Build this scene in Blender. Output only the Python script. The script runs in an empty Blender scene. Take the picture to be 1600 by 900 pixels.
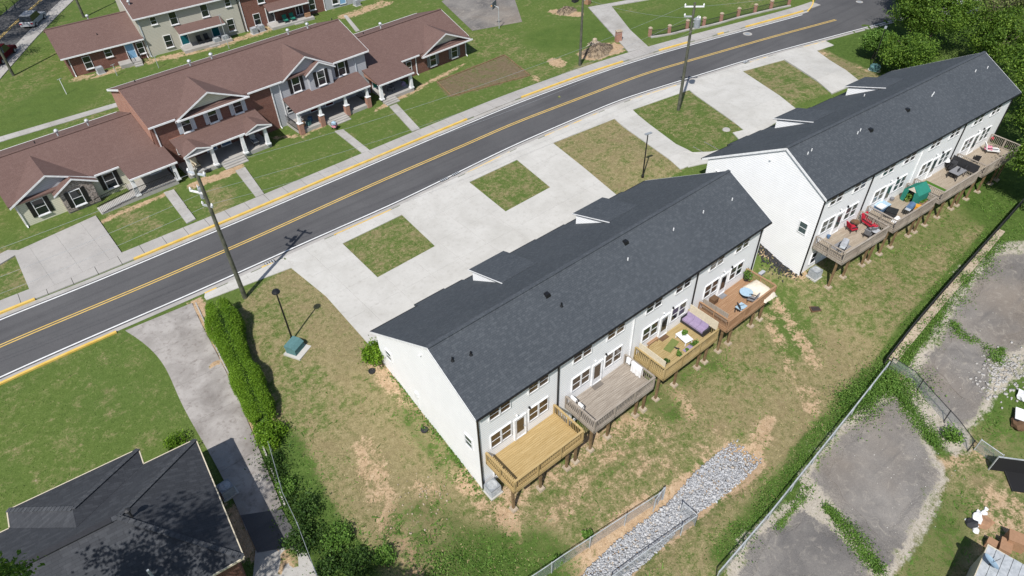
import bpy, bmesh, math, random
import numpy as np
from mathutils import Vector, Matrix

random.seed(7); rng = np.random.default_rng(7)
scene = bpy.context.scene
COL = scene.collection
RAD = math.radians

# ---------------------------------------------------------------- camera, sky, sun, exposure
cam_d = bpy.data.cameras.new('camera'); cam = bpy.data.objects.new('camera', cam_d); COL.objects.link(cam)
CR = [[0.771835, 0.440891, -0.458133], [-0.635439, 0.509839, -0.579898], [-0.022098, 0.738701, 0.67367]]
cam.matrix_world = Matrix(CR).to_4x4()
cam.location = (0, 0, 38)
cam_d.sensor_width = 36; cam_d.lens = 24.0; cam_d.clip_end = 2000; cam_d.clip_start = .5
scene.camera = cam

SUN_EL, SUN_AZ = 52.5, 32.0           # elevation; shadows fall towards this azimuth (from +x)
world = bpy.data.worlds.new('World'); scene.world = world; world.use_nodes = True
wn = world.node_tree.nodes; wl = world.node_tree.links
bg = wn['Background']; sky = wn.new('ShaderNodeTexSky')
sky.sky_type = 'NISHITA'; sky.sun_disc = False
sky.sun_elevation = RAD(SUN_EL)
sdx, sdy = -math.cos(RAD(SUN_AZ)), -math.sin(RAD(SUN_AZ))       # towards the sun
sky.sun_rotation = math.atan2(sdx, sdy)
wl.new(sky.outputs[0], bg.inputs[0]); bg.inputs[1].default_value = .10
sun_d = bpy.data.lights.new('sun', 'SUN'); sun = bpy.data.objects.new('sun', sun_d); COL.objects.link(sun)
sun_d.energy = 4.8; sun_d.angle = RAD(.53); sun_d.color = (1, .97, .93)
tosun = Vector((sdx * math.cos(RAD(SUN_EL)), sdy * math.cos(RAD(SUN_EL)), math.sin(RAD(SUN_EL))))
sun.rotation_euler = tosun.to_track_quat('Z', 'Y').to_euler()
vs = scene.view_settings
vs.view_transform = 'Standard'; vs.look = 'None'; vs.exposure = 0.16; vs.gamma = 1.0; vs.use_curve_mapping = False

# ---------------------------------------------------------------- terrain (metres; z = 0 is the road)
#
def _cl(t): return np.clip(t, 0.0, 1.0)
def _ss(a, b, t):
    t = np.clip((t - a) / (b - a), 0.0, 1.0); return t * t * (3 - 2 * t)
def zt(x, y):
    main = -2.75 * _cl((33.5 - y) / 12.5) - .45 * _cl((21 - y) / 9)
    left = -.05 * _cl((47 - y) / 26) * 26 - .9 * _cl((21 - y) / 9)
    w = _ss(5.0, 13.0, x)
    z = left * (1 - w) + main * w
    z = z + 1.0 * _ss(43, 49.5, x) * _cl((45 - y) / 9) * (1 - _ss(77, 87, x) * _ss(20, 28, y))
    return z
#

# ---------------------------------------------------------------- helpers
class MB:
    def __init__(s): s.v = []; s.f = []
    def add(s, vs_, fs):
        n = len(s.v); s.v += [tuple(p) for p in vs_]; s.f += [tuple(i + n for i in q) for q in fs]; return s
    def box(s, x0, x1, y0, y1, z0, z1):
        return s.add([(x0,y0,z0),(x1,y0,z0),(x1,y1,z0),(x0,y1,z0),(x0,y0,z1),(x1,y0,z1),(x1,y1,z1),(x0,y1,z1)],
                     [(0,3,2,1),(4,5,6,7),(0,1,5,4),(1,2,6,5),(2,3,7,6),(3,0,4,7)])
    def taper(s, x0, x1, y0, y1, z0, z1, i):
        return s.add([(x0,y0,z0),(x1,y0,z0),(x1,y1,z0),(x0,y1,z0),(x0+i,y0+i,z1),(x1-i,y0+i,z1),(x1-i,y1-i,z1),(x0+i,y1-i,z1)],
                     [(0,3,2,1),(4,5,6,7),(0,1,5,4),(1,2,6,5),(2,3,7,6),(3,0,4,7)])
    def beam(s, p, q, w, h):
        p = Vector(p); q = Vector(q); d = (q - p).normalized()
        a = Vector((0,0,1)) if abs(d.z) < .95 else Vector((1,0,0))
        r = d.cross(a).normalized() * (w / 2); u = r.cross(d).normalized() * (h / 2)
        return s.add([p-r-u, p+r-u, p+r+u, p-r+u, q-r-u, q+r-u, q+r+u, q-r+u],
                     [(0,1,2,3),(7,6,5,4),(0,4,5,1),(1,5,6,2),(2,6,7,3),(3,7,4,0)])
    def tube(s, p, q, r0, r1=None, n=6):
        r1 = r0 if r1 is None else r1
        p = Vector(p); q = Vector(q); d = (q - p).normalized()
        a = Vector((0,0,1)) if abs(d.z) < .95 else Vector((1,0,0))
        r = d.cross(a).normalized(); u = r.cross(d).normalized(); vv = []
        for c_, rr in ((p, r0), (q, r1)):
            for k in range(n):
                t = 2 * math.pi * k / n; vv.append(c_ + r * math.cos(t) * rr + u * math.sin(t) * rr)
        return s.add(vv, [(k, (k+1) % n, n + (k+1) % n, n + k) for k in range(n)] + [tuple(range(n))[::-1], tuple(range(n, 2*n))])
    def lathe(s, prof, n=14, c=(0,0,0)):
        vv = []
        for r, z in prof:
            for k in range(n):
                t = 2 * math.pi * k / n; vv.append((c[0] + r*math.cos(t), c[1] + r*math.sin(t), c[2] + z))
        m = len(prof)
        return s.add(vv, [(i*n+k, i*n+(k+1) % n, (i+1)*n+(k+1) % n, (i+1)*n+k) for i in range(m-1) for k in range(n)] + [tuple(range(n))[::-1], tuple(range((m-1)*n, m*n))])
    def extrude(s, poly, d):
        n = len(poly); a = [Vector(p) for p in poly]; d = Vector(d); b = [p + d for p in a]
        return s.add(a + b, [tuple(range(n))[::-1], tuple(range(n, 2*n))] + [(k, (k+1) % n, n + (k+1) % n, n + k) for k in range(n)])
    def slab(s, poly, t):          # sheet of 3-D points thickened downwards by t
        return s.extrude([(p[0], p[1], p[2] - t) for p in poly], (0, 0, t))
    def mesh(s, name):
        me = bpy.data.meshes.new(name); me.from_pydata(s.v, [], s.f)
        bm = bmesh.new(); bm.from_mesh(me); bmesh.ops.recalc_face_normals(bm, faces=bm.faces); bm.to_mesh(me); bm.free()
        return me
    def build(s, name, m, parent=None, loc=None, rz=0, smooth=False):
        me = s.mesh(name); me.materials.append(m)
        if smooth: me.polygons.foreach_set('use_smooth', [True] * len(me.polygons))
        return place(name, me, parent, loc, rz)

def place(name, data, parent=None, loc=None, rz=0):
    o = bpy.data.objects.new(name, data); COL.objects.link(o)
    if parent is not None: o.parent = parent
    if loc is not None: o.location = loc
    if rz: o.rotation_euler = (0, 0, rz)
    return o
_cache = {}
def shared(key, name, fn, m, parent=None, loc=None, rz=0):
    if key not in _cache:
        me = fn().mesh(name); me.materials.append(m); _cache[key] = me
    return place(name, _cache[key], parent, loc, rz)
def tag(o, label, cat, group=None):
    o['label'] = label; o['category'] = cat
    if group: o['group'] = group
    return o
def thing(name, label, cat, loc=(0,0,0), rz=0, group=None):
    o = place(name, None, None, loc, rz); o.empty_display_size = .3
    return tag(o, label, cat, group)
def structure(o): o['kind'] = 'structure'; return o
def stuff(o, label=None):
    o['kind'] = 'stuff'
    if label: o['label'] = label
    return o
def g3(p, dz=0): return (p[0], p[1], float(zt(p[0], p[1])) + dz)
def raw_mesh(name, V, F, m, parent=None, attrs=None):
    V = np.asarray(V, np.float32); F = np.asarray(F, np.int32); k = F.shape[1]
    me = bpy.data.meshes.new(name); me.vertices.add(len(V)); me.vertices.foreach_set('co', V.ravel())
    me.loops.add(F.size); me.loops.foreach_set('vertex_index', F.ravel())
    me.polygons.add(len(F)); me.polygons.foreach_set('loop_start', np.arange(0, F.size, k, dtype=np.int32))
    for an, av in (attrs or {}).items():
        at = me.attributes.new(an, 'FLOAT', 'POINT'); at.data.foreach_set('value', np.asarray(av, np.float32))
    me.update(calc_edges=True); me.materials.append(m)
    return place(name, me, parent)
def resample(pts, step):
    P = np.array(pts, float); d = np.r_[0, np.cumsum(np.hypot(*np.diff(P, axis=0).T))]
    n = max(2, int(d[-1] / step) + 1); t = np.linspace(0, d[-1], n)
    return np.c_[np.interp(t, d, P[:,0]), np.interp(t, d, P[:,1])]
def smoothline(pts, step=1.0, it=6):
    P = resample(pts, step)
    for _ in range(it):
        Q = P.copy(); Q[1:-1] = .25 * P[:-2] + .5 * P[1:-1] + .25 * P[2:]; P = Q
    return P
def normals2(P):
    T = np.gradient(P, axis=0); T /= np.linalg.norm(T, axis=1)[:, None]; return np.c_[-T[:,1], T[:,0]]
def strip(mb, P, o0, o1, z, zfun=None):
    N = normals2(P); A = P + N * o0; B = P + N * o1; n = len(P)
    za = [z + (float(zt(*a)) if zfun else 0) for a in A]; zb = [z + (float(zt(*b)) if zfun else 0) for b in B]
    return mb.add([(a[0], a[1], q) for a, q in zip(A, za)] + [(b[0], b[1], q) for b, q in zip(B, zb)], [(k, k+1, n+k+1, n+k) for k in range(n-1)])
def kerb(mb, P, o0, o1, z0, z1):
    N = normals2(P); A = P + N*o0; B = P + N*o1; n = len(P); vv = []
    for a, b in zip(A, B):
        ga, gb = float(zt(*a)), float(zt(*b)); vv += [(a[0],a[1],ga+z0),(a[0],a[1],ga+z1),(b[0],b[1],gb+z1),(b[0],b[1],gb+z0)]
    ff = [(4*k+j, 4*k+4+j, 4*k+4+(j+1) % 4, 4*k+(j+1) % 4) for k in range(n-1) for j in range(4)] + [(0,1,2,3), (4*n-1,4*n-2,4*n-3,4*n-4)]
    return mb.add(vv, ff)

# ---------------------------------------------------------------- materials
def lin(r, g, b):
    f = lambda c: (c/255/12.92) if c/255 <= .04045 else ((c/255 + .055) / 1.055) ** 2.4
    return (f(r), f(g), f(b), 1)
class NT:
    def __init__(s, name):
        s.m = bpy.data.materials.new(name); s.m.use_nodes = True; s.t = s.m.node_tree; s.n = s.t.nodes; s.p = s.n['Principled BSDF']
    def l(s, a, b): s.t.links.new(a, b)
    def pos(s): return s.n.new('ShaderNodeNewGeometry').outputs['Position']
    def obj(s): return s.n.new('ShaderNodeTexCoord').outputs['Object']
    def noise(s, vec, scale, detail=4, rough=.55, dist=0):
        n = s.n.new('ShaderNodeTexNoise'); n.inputs['Scale'].default_value = scale; n.inputs['Detail'].default_value = detail
        n.inputs['Roughness'].default_value = rough; n.inputs['Distortion'].default_value = dist; s.l(vec, n.inputs['Vector']); return n.outputs['Fac']
    def ramp(s, fac, stops):
        r = s.n.new('ShaderNodeValToRGB'); e = r.color_ramp.elements
        while len(e) < len(stops): e.new(.5)
        for k, (p, c) in enumerate(stops): e[k].position = p; e[k].color = c if len(c) == 4 else (*c, 1)
        s.l(fac, r.inputs[0]); return r.outputs[0]
    def math(s, op, a, b=None, clamp=False):
        n = s.n.new('ShaderNodeMath'); n.operation = op; n.use_clamp = clamp
        for k, q in enumerate((a, b)):
            if q is None: continue
            if isinstance(q, (int, float)): n.inputs[k].default_value = q
            else: s.l(q, n.inputs[k])
        return n.outputs[0]
    def mix(s, f, a, b, mode='MIX'):
        n = s.n.new('ShaderNodeMix'); n.data_type = 'RGBA'; n.blend_type = mode
        for q, k in ((f, 0), (a, 6), (b, 7)):
            if isinstance(q, (int, float)): n.inputs[k].default_value = q
            elif isinstance(q, tuple): n.inputs[k].default_value = q
            else: s.l(q, n.inputs[k])
        return n.outputs[2]
    def attr(s, name):
        a = s.n.new('ShaderNodeAttribute'); a.attribute_name = name; return a.outputs['Fac']
    def step(s, v, lo, hi):
        n = s.n.new('ShaderNodeMapRange'); n.interpolation_type = 'SMOOTHSTEP'; n.inputs[1].default_value = lo; n.inputs[2].default_value = hi
        s.l(v, n.inputs[0]); return n.outputs[0]
    def sep(s, v):
        n = s.n.new('ShaderNodeSeparateXYZ'); s.l(v, n.inputs[0]); return n.outputs
    def comb(s, x, y, z=0.0):
        n = s.n.new('ShaderNodeCombineXYZ')
        for k, q in enumerate((x, y, z)):
            if isinstance(q, (int, float)): n.inputs[k].default_value = q
            else: s.l(q, n.inputs[k])
        return n.outputs[0]
    def bump(s, h, strength=.5, dist=.02):
        b = s.n.new('ShaderNodeBump'); b.inputs['Strength'].default_value = strength; b.inputs['Distance'].default_value = dist
        s.l(h, b.inputs['Height']); s.l(b.outputs[0], s.p.inputs['Normal'])
    def col(s, c):
        if isinstance(c, tuple): s.p.inputs['Base Color'].default_value = c
        else: s.l(c, s.p.inputs['Base Color'])
    def done(s, rough=.8, spec=.3, metal=0):
        s.p.inputs['Roughness'].default_value = rough; s.p.inputs['Specular IOR Level'].default_value = spec; s.p.inputs['Metallic'].default_value = metal
        return s.m

def noisy(name, c1, c2, scale=3, rough=.8, spec=.3, metal=0, bump=0, detail=5, lo=.35, hi=.65, world_=False):
    t = NT(name); v = t.pos() if world_ else t.obj(); f = t.noise(v, scale, detail)
    t.col(t.ramp(f, [(lo, c1), (hi, c2)]))
    if bump: t.bump(f, bump, .02)
    return t.done(rough, spec, metal)
def siding(name, c, lap=.20, strength=.12):
    t = NT(name); v = t.obj(); z = t.sep(v)[2]; fr = t.math('FRACT', t.math('DIVIDE', z, lap))
    n = t.noise(v, .8, 4); d = tuple(q * .96 for q in c[:3]) + (1,)
    base = t.mix(t.step(n, .35, .7), d, c)
    base = t.mix(t.step(fr, .72, 1.0), base, tuple(q * .66 for q in c[:3]) + (1,))
    t.col(base); t.bump(t.math('SUBTRACT', 1.0, fr), strength, .025)
    return t.done(.55, .35)
def bricks(name, c1, c2, mortar, w=.22, h=.075):
    t = NT(name); v = t.obj(); x, y, z = t.sep(v)
    b = t.n.new('ShaderNodeTexBrick'); t.l(t.comb(t.math('ADD', x, y), z), b.inputs['Vector'])
    b.inputs['Scale'].default_value = 1; b.inputs['Brick Width'].default_value = w; b.inputs['Row Height'].default_value = h; b.inputs['Mortar Size'].default_value = .008
    b.inputs['Color1'].default_value = c1; b.inputs['Color2'].default_value = c2; b.inputs['Mortar'].default_value = mortar
    n = t.noise(v, 1.2, 5); t.col(t.mix(.35, b.outputs['Color'], t.ramp(n, [(.3, tuple(q*.6 for q in c1[:3])), (.7, c2)]))); t.bump(b.outputs['Fac'], -.4, .01)
    return t.done(.85, .2)
def shingles(name, c1, c2, c3, w=.42, h=.15, fleck=.5):
    t = NT(name); v = t.obj(); x, y, z = t.sep(v)
    b = t.n.new('ShaderNodeTexBrick'); b.offset = .37; b.squash = .7; b.squash_frequency = 3; t.l(t.comb(x, y), b.inputs['Vector'])
    b.inputs['Scale'].default_value = 1; b.inputs['Brick Width'].default_value = w; b.inputs['Row Height'].default_value = h; b.inputs['Mortar Size'].default_value = .006; b.inputs['Bias'].default_value = -.25
    b.inputs['Color1'].default_value = c1; b.inputs['Color2'].default_value = c2; b.inputs['Mortar'].default_value = tuple(q*.5 for q in c1[:3]) + (1,)
    wn_ = t.n.new('ShaderNodeTexWhiteNoise'); wn_.noise_dimensions = '2D'
    fx = t.math('FLOOR', t.math('DIVIDE', t.math('ADD', x, t.math('MULTIPLY', t.math('FLOOR', t.math('DIVIDE', y, h)), .197)), w * .8)); fy = t.math('FLOOR', t.math('DIVIDE', y, h))
    t.l(t.comb(fx, fy), wn_.inputs['Vector'])
    col = t.mix(t.math('MULTIPLY', t.step(wn_.outputs['Value'], .55, 1.0), fleck), b.outputs['Color'], c3)
    big = t.noise(v, .25, 5, .6); col = t.mix(t.math('MULTIPLY', t.step(big, .35, .8), .12), col, c3)
    fine = t.noise(v, 26, 3); col = t.mix(.25, col, t.ramp(fine, [(.3, (0,0,0)), (.75, c3)]), 'OVERLAY')
    t.col(col); t.bump(t.math('ADD', b.outputs['Fac'], t.math('MULTIPLY', fine, -.6)), -.35, .012)
    return t.done(.85, .25)
def plain(name, c, rough=.5, spec=.4, metal=0): 
    t = NT(name); v = t.obj(); n = t.noise(v, 4, 4); t.col(t.mix(t.step(n, .3, .75), tuple(q*.82 for q in c[:3]) + (1,), c)); return t.done(rough, spec, metal)
def leafmat(name, c1, c2, c3, trans=.35):
    t = NT(name); g = t.n.new('ShaderNodeNewGeometry'); r = g.outputs['Random Per Island']; n = t.noise(g.outputs['Position'], .55, 3)
    f = t.math('ADD', t.math('MULTIPLY', r, .55), t.math('MULTIPLY', n, .6))
    c = t.ramp(f, [(.22, c1), (.55, c2), (.9, c3)]); t.col(c); t.done(.6, .25)
    tr = t.n.new('ShaderNodeBsdfTranslucent'); t.l(c, tr.inputs[0]); mx = t.n.new('ShaderNodeMixShader'); mx.inputs[0].default_value = trans
    out = t.n['Material Output']; t.l(t.p.outputs[0], mx.inputs[1]); t.l(tr.outputs[0], mx.inputs[2]); t.l(mx.outputs[0], out.inputs[0])
    return t.m
def planks(name, c1, c2, c3):
    t = NT(name); g = t.n.new('ShaderNodeObjectInfo'); v = t.obj(); x, y, z = t.sep(v)
    st = t.noise(t.comb(t.math('MULTIPLY', x, .7), t.math('MULTIPLY', y, 14), t.math('MULTIPLY', g.outputs['Random'], 50)), 1.5, 5)
    c = t.ramp(st, [(.3, c1), (.5, c2), (.72, c3)]); k = t.math('MULTIPLY', g.outputs['Random'], .35)
    c = t.mix(k, c, c1); t.col(c); return t.done(.8, .2)

MT = {}
MT['siding_white'] = siding('white siding', (.85, .85, .85, 1))
MT['trim'] = plain('white trim', (.80, .80, .80, 1))
MT['trim_grey'] = plain('grey blue trim', (.50, .54, .58, 1))
MT['black'] = plain('black metal', (.012, .012, .013, 1), .4)
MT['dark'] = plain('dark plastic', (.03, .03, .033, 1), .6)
MT['roof_dark'] = shingles('charcoal shingles', (.070, .080, .092, 1), (.086, .096, .108, 1), (.17, .185, .20, 1), .24, .12, .20)
MT['roof_house'] = shingles('dark house shingles', (.050, .053, .060, 1), (.062, .066, .074, 1), (.11, .115, .125, 1), .45, .17, .3)
MT['roof_brown'] = shingles('brown shingles', (.165, .103, .088, 1), (.19, .122, .106, 1), (.26, .18, .155, 1), .3, .14, .12)
MT['brick'] = bricks('red brick', (.13, .045, .032, 1), (.20, .085, .06, 1), (.28, .22, .19, 1))
MT['brick_light'] = bricks('orange brick', (.30, .13, .085, 1), (.38, .19, .13, 1), (.42, .36, .32, 1))
MT['siding_cream'] = siding('cream siding', (.62, .60, .47, 1), .18)
MT['siding_grey'] = siding('grey siding', (.40, .41, .43, 1), .18)
MT['siding_beige'] = siding('beige siding', (.47, .45, .38, 1), .18)
t = NT('window glass'); t.col((.012, .016, .020, 1)); MT['glass'] = t.done(.06, .9)
t = NT('reflecting glass'); t.col((.05, .075, .075, 1)); MT['glass_green'] = t.done(.08, 1.0)
t = NT('amber blinds glass'); t.col((.060, .036, .018, 1)); MT['glass_brown'] = t.done(.1, .8)
MT['conc'] = None
def concrete(name, c1, c2, c3, stain=.5, sc=1.0):
    t = NT(name); v = t.pos(); a = t.noise(v, .35*sc, 6, .6, .4); b = t.noise(v, 2.2*sc, 6, .65); f = t.noise(v, 40, 2)
    col = t.ramp(a, [(.3, c1), (.6, c2)]); col = t.mix(t.math('MULTIPLY', t.step(b, .5, .78), stain), col, c3)
    oi = t.n.new('ShaderNodeObjectInfo'); col = t.mix(t.math('MULTIPLY', oi.outputs['Random'], .10), col, c3)
    col = t.mix(.12, col, t.ramp(f, [(.3, (0,0,0)), (.7, (1,1,1))]), 'OVERLAY'); t.col(col); t.bump(f, .15, .004); return t.done(.85, .25)
MT['conc'] = concrete('new concrete', (.42, .405, .37, 1), (.495, .48, .445, 1), (.33, .31, .275, 1), .55)
MT['conc_old'] = concrete('old concrete', (.30, .285, .26, 1), (.40, .385, .36, 1), (.23, .205, .18, 1), .6)
MT['conc_walk'] = concrete('grey sidewalk', (.31, .295, .275, 1), (.38, .36, .335, 1), (.25, .23, .21, 1), .5)
MT['conc_brown'] = concrete('stained driveway', (.20, .182, .165, 1), (.36, .335, .31, 1), (.15, .125, .11, 1), .8, 1.3)
t = NT('asphalt'); v = t.pos(); a = t.noise(v, .12, 5, .6); f = t.noise(v, 30, 3); s2 = t.noise(v, .9, 6, .7, .5)
col = t.ramp(a, [(.3, (.074, .073, .075, 1)), (.7, (.104, .102, .103, 1))]); wp = t.noise(t.comb(t.math('MULTIPLY', t.sep(v)[0], .05), t.math('MULTIPLY', t.sep(v)[1], 1.3)), 1.0, 5, .6); col = t.mix(t.math('MULTIPLY', t.step(wp, .45, .7), .4), col, (.055, .054, .057, 1)); col = t.mix(t.math('MULTIPLY', t.step(s2, .55, .8), .35), col, (.045, .044, .047, 1))
col = t.mix(.2, col, t.ramp(f, [(.3, (0,0,0)), (.7, (1,1,1))]), 'OVERLAY'); t.col(col); t.bump(f, .2, .004); MT['asphalt'] = t.done(.85, .25)
def old_asphalt(t, v):
    a = t.noise(v, .16, 6, .65, .6); s2 = t.noise(v, 1.1, 8, .72, 1.6); f = t.noise(v, 25, 3); cr = t.noise(v, .55, 8, .7, 2.5); st = t.noise(t.comb(t.math('MULTIPLY', t.sep(v)[0], .25), t.math('MULTIPLY', t.sep(v)[1], 1.6)), 1.0, 5, .6)
    br = t.noise(v, .09, 4); col = t.ramp(a, [(.3, (.095, .090, .088, 1)), (.68, (.24, .222, .20, 1))]); col = t.mix(t.math('MULTIPLY', t.step(br, .45, .7), .6), col, (.22, .18, .14, 1)); col = t.mix(t.math('MULTIPLY', t.step(s2, .50, .72), .7), col, (.32, .29, .245, 1)); col = t.mix(t.math('MULTIPLY', t.step(st, .52, .75), .4), col, (.10, .096, .096, 1))
    return t.mix(.2, col, t.ramp(f, [(.3, (0,0,0)), (.7, (1,1,1))]), 'OVERLAY'), s2
t = NT('old weathered asphalt'); col, s2 = old_asphalt(t, t.pos()); t.col(col); t.bump(s2, .3, .02); MT['asphalt_old'] = t.done(.9, .2)
MT['yellow'] = noisy('yellow road paint', (.54, .36, .09, 1), (.62, .43, .14, 1), 1.5, .7, world_=True)
MT['yellow_curb'] = noisy('yellow curb paint', (.58, .38, .07, 1), (.66, .46, .13, 1), 1.2, .7, world_=True)
MT['yellow_faded'] = noisy('faded yellow paint', (.50, .47, .40, 1), (.66, .46, .17, 1), 1.0, .8, lo=.42, hi=.6, world_=True)
MT['whitepaint'] = noisy('white road paint', (.62, .62, .60, 1), (.74, .74, .72, 1), 2, .7, world_=True)
MT['wood_new'] = planks('new yellow pine', (.32, .22, .09, 1), (.41, .295, .135, 1), (.48, .36, .185, 1))
MT['wood_grey'] = planks('weathered grey wood', (.20, .165, .135, 1), (.31, .27, .225, 1), (.42, .375, .32, 1))
MT['wood_olive'] = planks('olive treated wood', (.26, .19, .08, 1), (.37, .275, .13, 1), (.45, .36, .2, 1))
MT['wood_cedar'] = planks('stained cedar', (.25, .14, .075, 1), (.33, .20, .115, 1), (.40, .265, .165, 1))
MT['wood_tan'] = planks('weathered tan wood', (.24, .195, .145, 1), (.34, .285, .22, 1), (.42, .365, .29, 1))
MT['post_wood'] = noisy('brown post wood', (.14, .09, .045, 1), (.24, .16, .085, 1), 3)
MT['pole_wood'] = noisy('utility pole wood', (.055, .060, .042, 1), (.115, .115, .085, 1), 2)
MT['galv'] = noisy('galvanised steel', (.34, .36, .37, 1), (.50, .52, .53, 1), 3, .5, .5, .15)
MT['ac'] = plain('grey unit paint', (.28, .30, .32, 1), .5)
MT['rubble'] = noisy('footing concrete', (.33, .26, .185, 1), (.44, .37, .28, 1), 3)
MT['stone'] = noisy('stone veneer', (.17, .14, .12, 1), (.40, .35, .31, 1), 5, .9, bump=.5)
MT['bark'] = noisy('bark', (.06, .047, .037, 1), (.15, .12, .095, 1), 6, .9, bump=.6)
MT['leaf_hedge'] = leafmat('hedge leaves', (.055, .12, .008, 1), (.12, .23, .012, 1), (.22, .36, .03, 1))
MT['leaf_tree'] = leafmat('tree leaves', (.032, .072, .009, 1), (.085, .165, .018, 1), (.21, .32, .045, 1))
MT['leaf_olive'] = leafmat('olive tree leaves', (.085, .11, .032, 1), (.17, .205, .06, 1), (.29, .32, .12, 1))
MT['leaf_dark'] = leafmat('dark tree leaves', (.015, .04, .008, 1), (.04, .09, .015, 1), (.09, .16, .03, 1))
MT['leaf_weed'] = leafmat('weed leaves', (.045, .10, .014, 1), (.09, .185, .026, 1), (.17, .28, .055, 1), .25)
MT['leaf_dry'] = leafmat('dry grass', (.18, .16, .07, 1), (.31, .26, .125, 1), (.45, .37, .2, 1), .2)
MT['leaf_lawn'] = leafmat('lawn grass', (.07, .115, .022, 1), (.11, .17, .035, 1), (.17, .23, .06, 1), .2)
def cloth(name, c): return noisy(name, tuple(q*.85 for q in c[:3]) + (1,), c, 6, .9, .1)
for nm, c in dict(white=(.75,.75,.75,1), cream=(.66,.60,.50,1), beige=(.60,.53,.40,1), purple=(.30,.24,.36,1), red=(.42,.025,.045,1), green=(.03,.20,.15,1), blue=(.10,.17,.28,1), teal=(.10,.20,.20,1),
                  orange=(.62,.30,.05,1), pink=(.62,.25,.33,1), brown=(.14,.085,.05,1), olive=(.16,.19,.06,1), lime=(.30,.40,.04,1), grey=(.22,.22,.23,1), lightblue=(.35,.48,.58,1), turf=(.06,.14,.02,1),
                  tealdoor=(.01,.10,.12,1), skyblue=(.22,.40,.58,1), maroon=(.10,.012,.016,1), silver=(.40,.41,.43,1), card=(.34,.20,.12,1), mat=(.17,.15,.13,1), skin=(.5,.3,.22,1)).items(): MT[nm] = cloth(nm + ' surface', c)

# ================================================================ THE GROUND
def axis(a, b, lo, hi, st):
    inner = np.arange(a, b + .01, st); left = a - np.cumsum(np.geomspace(1, 40, 14)); right = b + np.cumsum(np.geomspace(1, 40, 14))
    return np.r_[left[left > lo][::-1], inner, right[right < hi]]
def seg_dist(X, Y, pts):
    D = np.full(X.shape, 1e9)
    if len(pts) == 1: return np.hypot(X - pts[0][0], Y - pts[0][1])
    for (x0, y0), (x1, y1) in zip(pts[:-1], pts[1:]):
        dx, dy = x1 - x0, y1 - y0; t = np.clip(((X - x0)*dx + (Y - y0)*dy) / (dx*dx + dy*dy + 1e-9), 0, 1)
        D = np.minimum(D, np.hypot(X - x0 - t*dx, Y - y0 - t*dy))
    return D
def inside(X, Y, poly):
    r = np.zeros(X.shape, bool); n = len(poly)
    for i in range(n):
        x0, y0 = poly[i]; x1, y1 = poly[(i+1) % n]
        if y0 == y1: continue
        r ^= ((y0 > Y) != (y1 > Y)) & (X < (x1 - x0) * (Y - y0) / (y1 - y0) + x0)
    return r
def paint(X, Y, layers):
    out = {}
    for kind, items in layers.items():
        A = np.zeros(X.shape)
        for val, rad, soft, shape, pts in items:
            D = seg_dist(X, Y, pts + [pts[0]] if shape == 'P' else pts)
            if shape == 'P': D = np.where(inside(X, Y, pts), -D, D)
            w = 1 - np.clip((D - rad) / soft, 0, 1); w = w*w*(3 - 2*w)
            A = A * (1 - w) + val * w
        out[kind] = A
    return out
L_SIDE = [(8.67,45.56), (12.85,46.75), (13.54,32.80), (13.36,20.88), (8.15,17.31), (5.72,19.01), (4.86,31.43), (6.91,42.48)]
L_BACK = [(13.36,20.88), (44.29,21.53), (47.65,20.07), (47.51,10.41), (37.98,8.44), (20.92,7.24), (5.90,17.94)]
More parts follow.
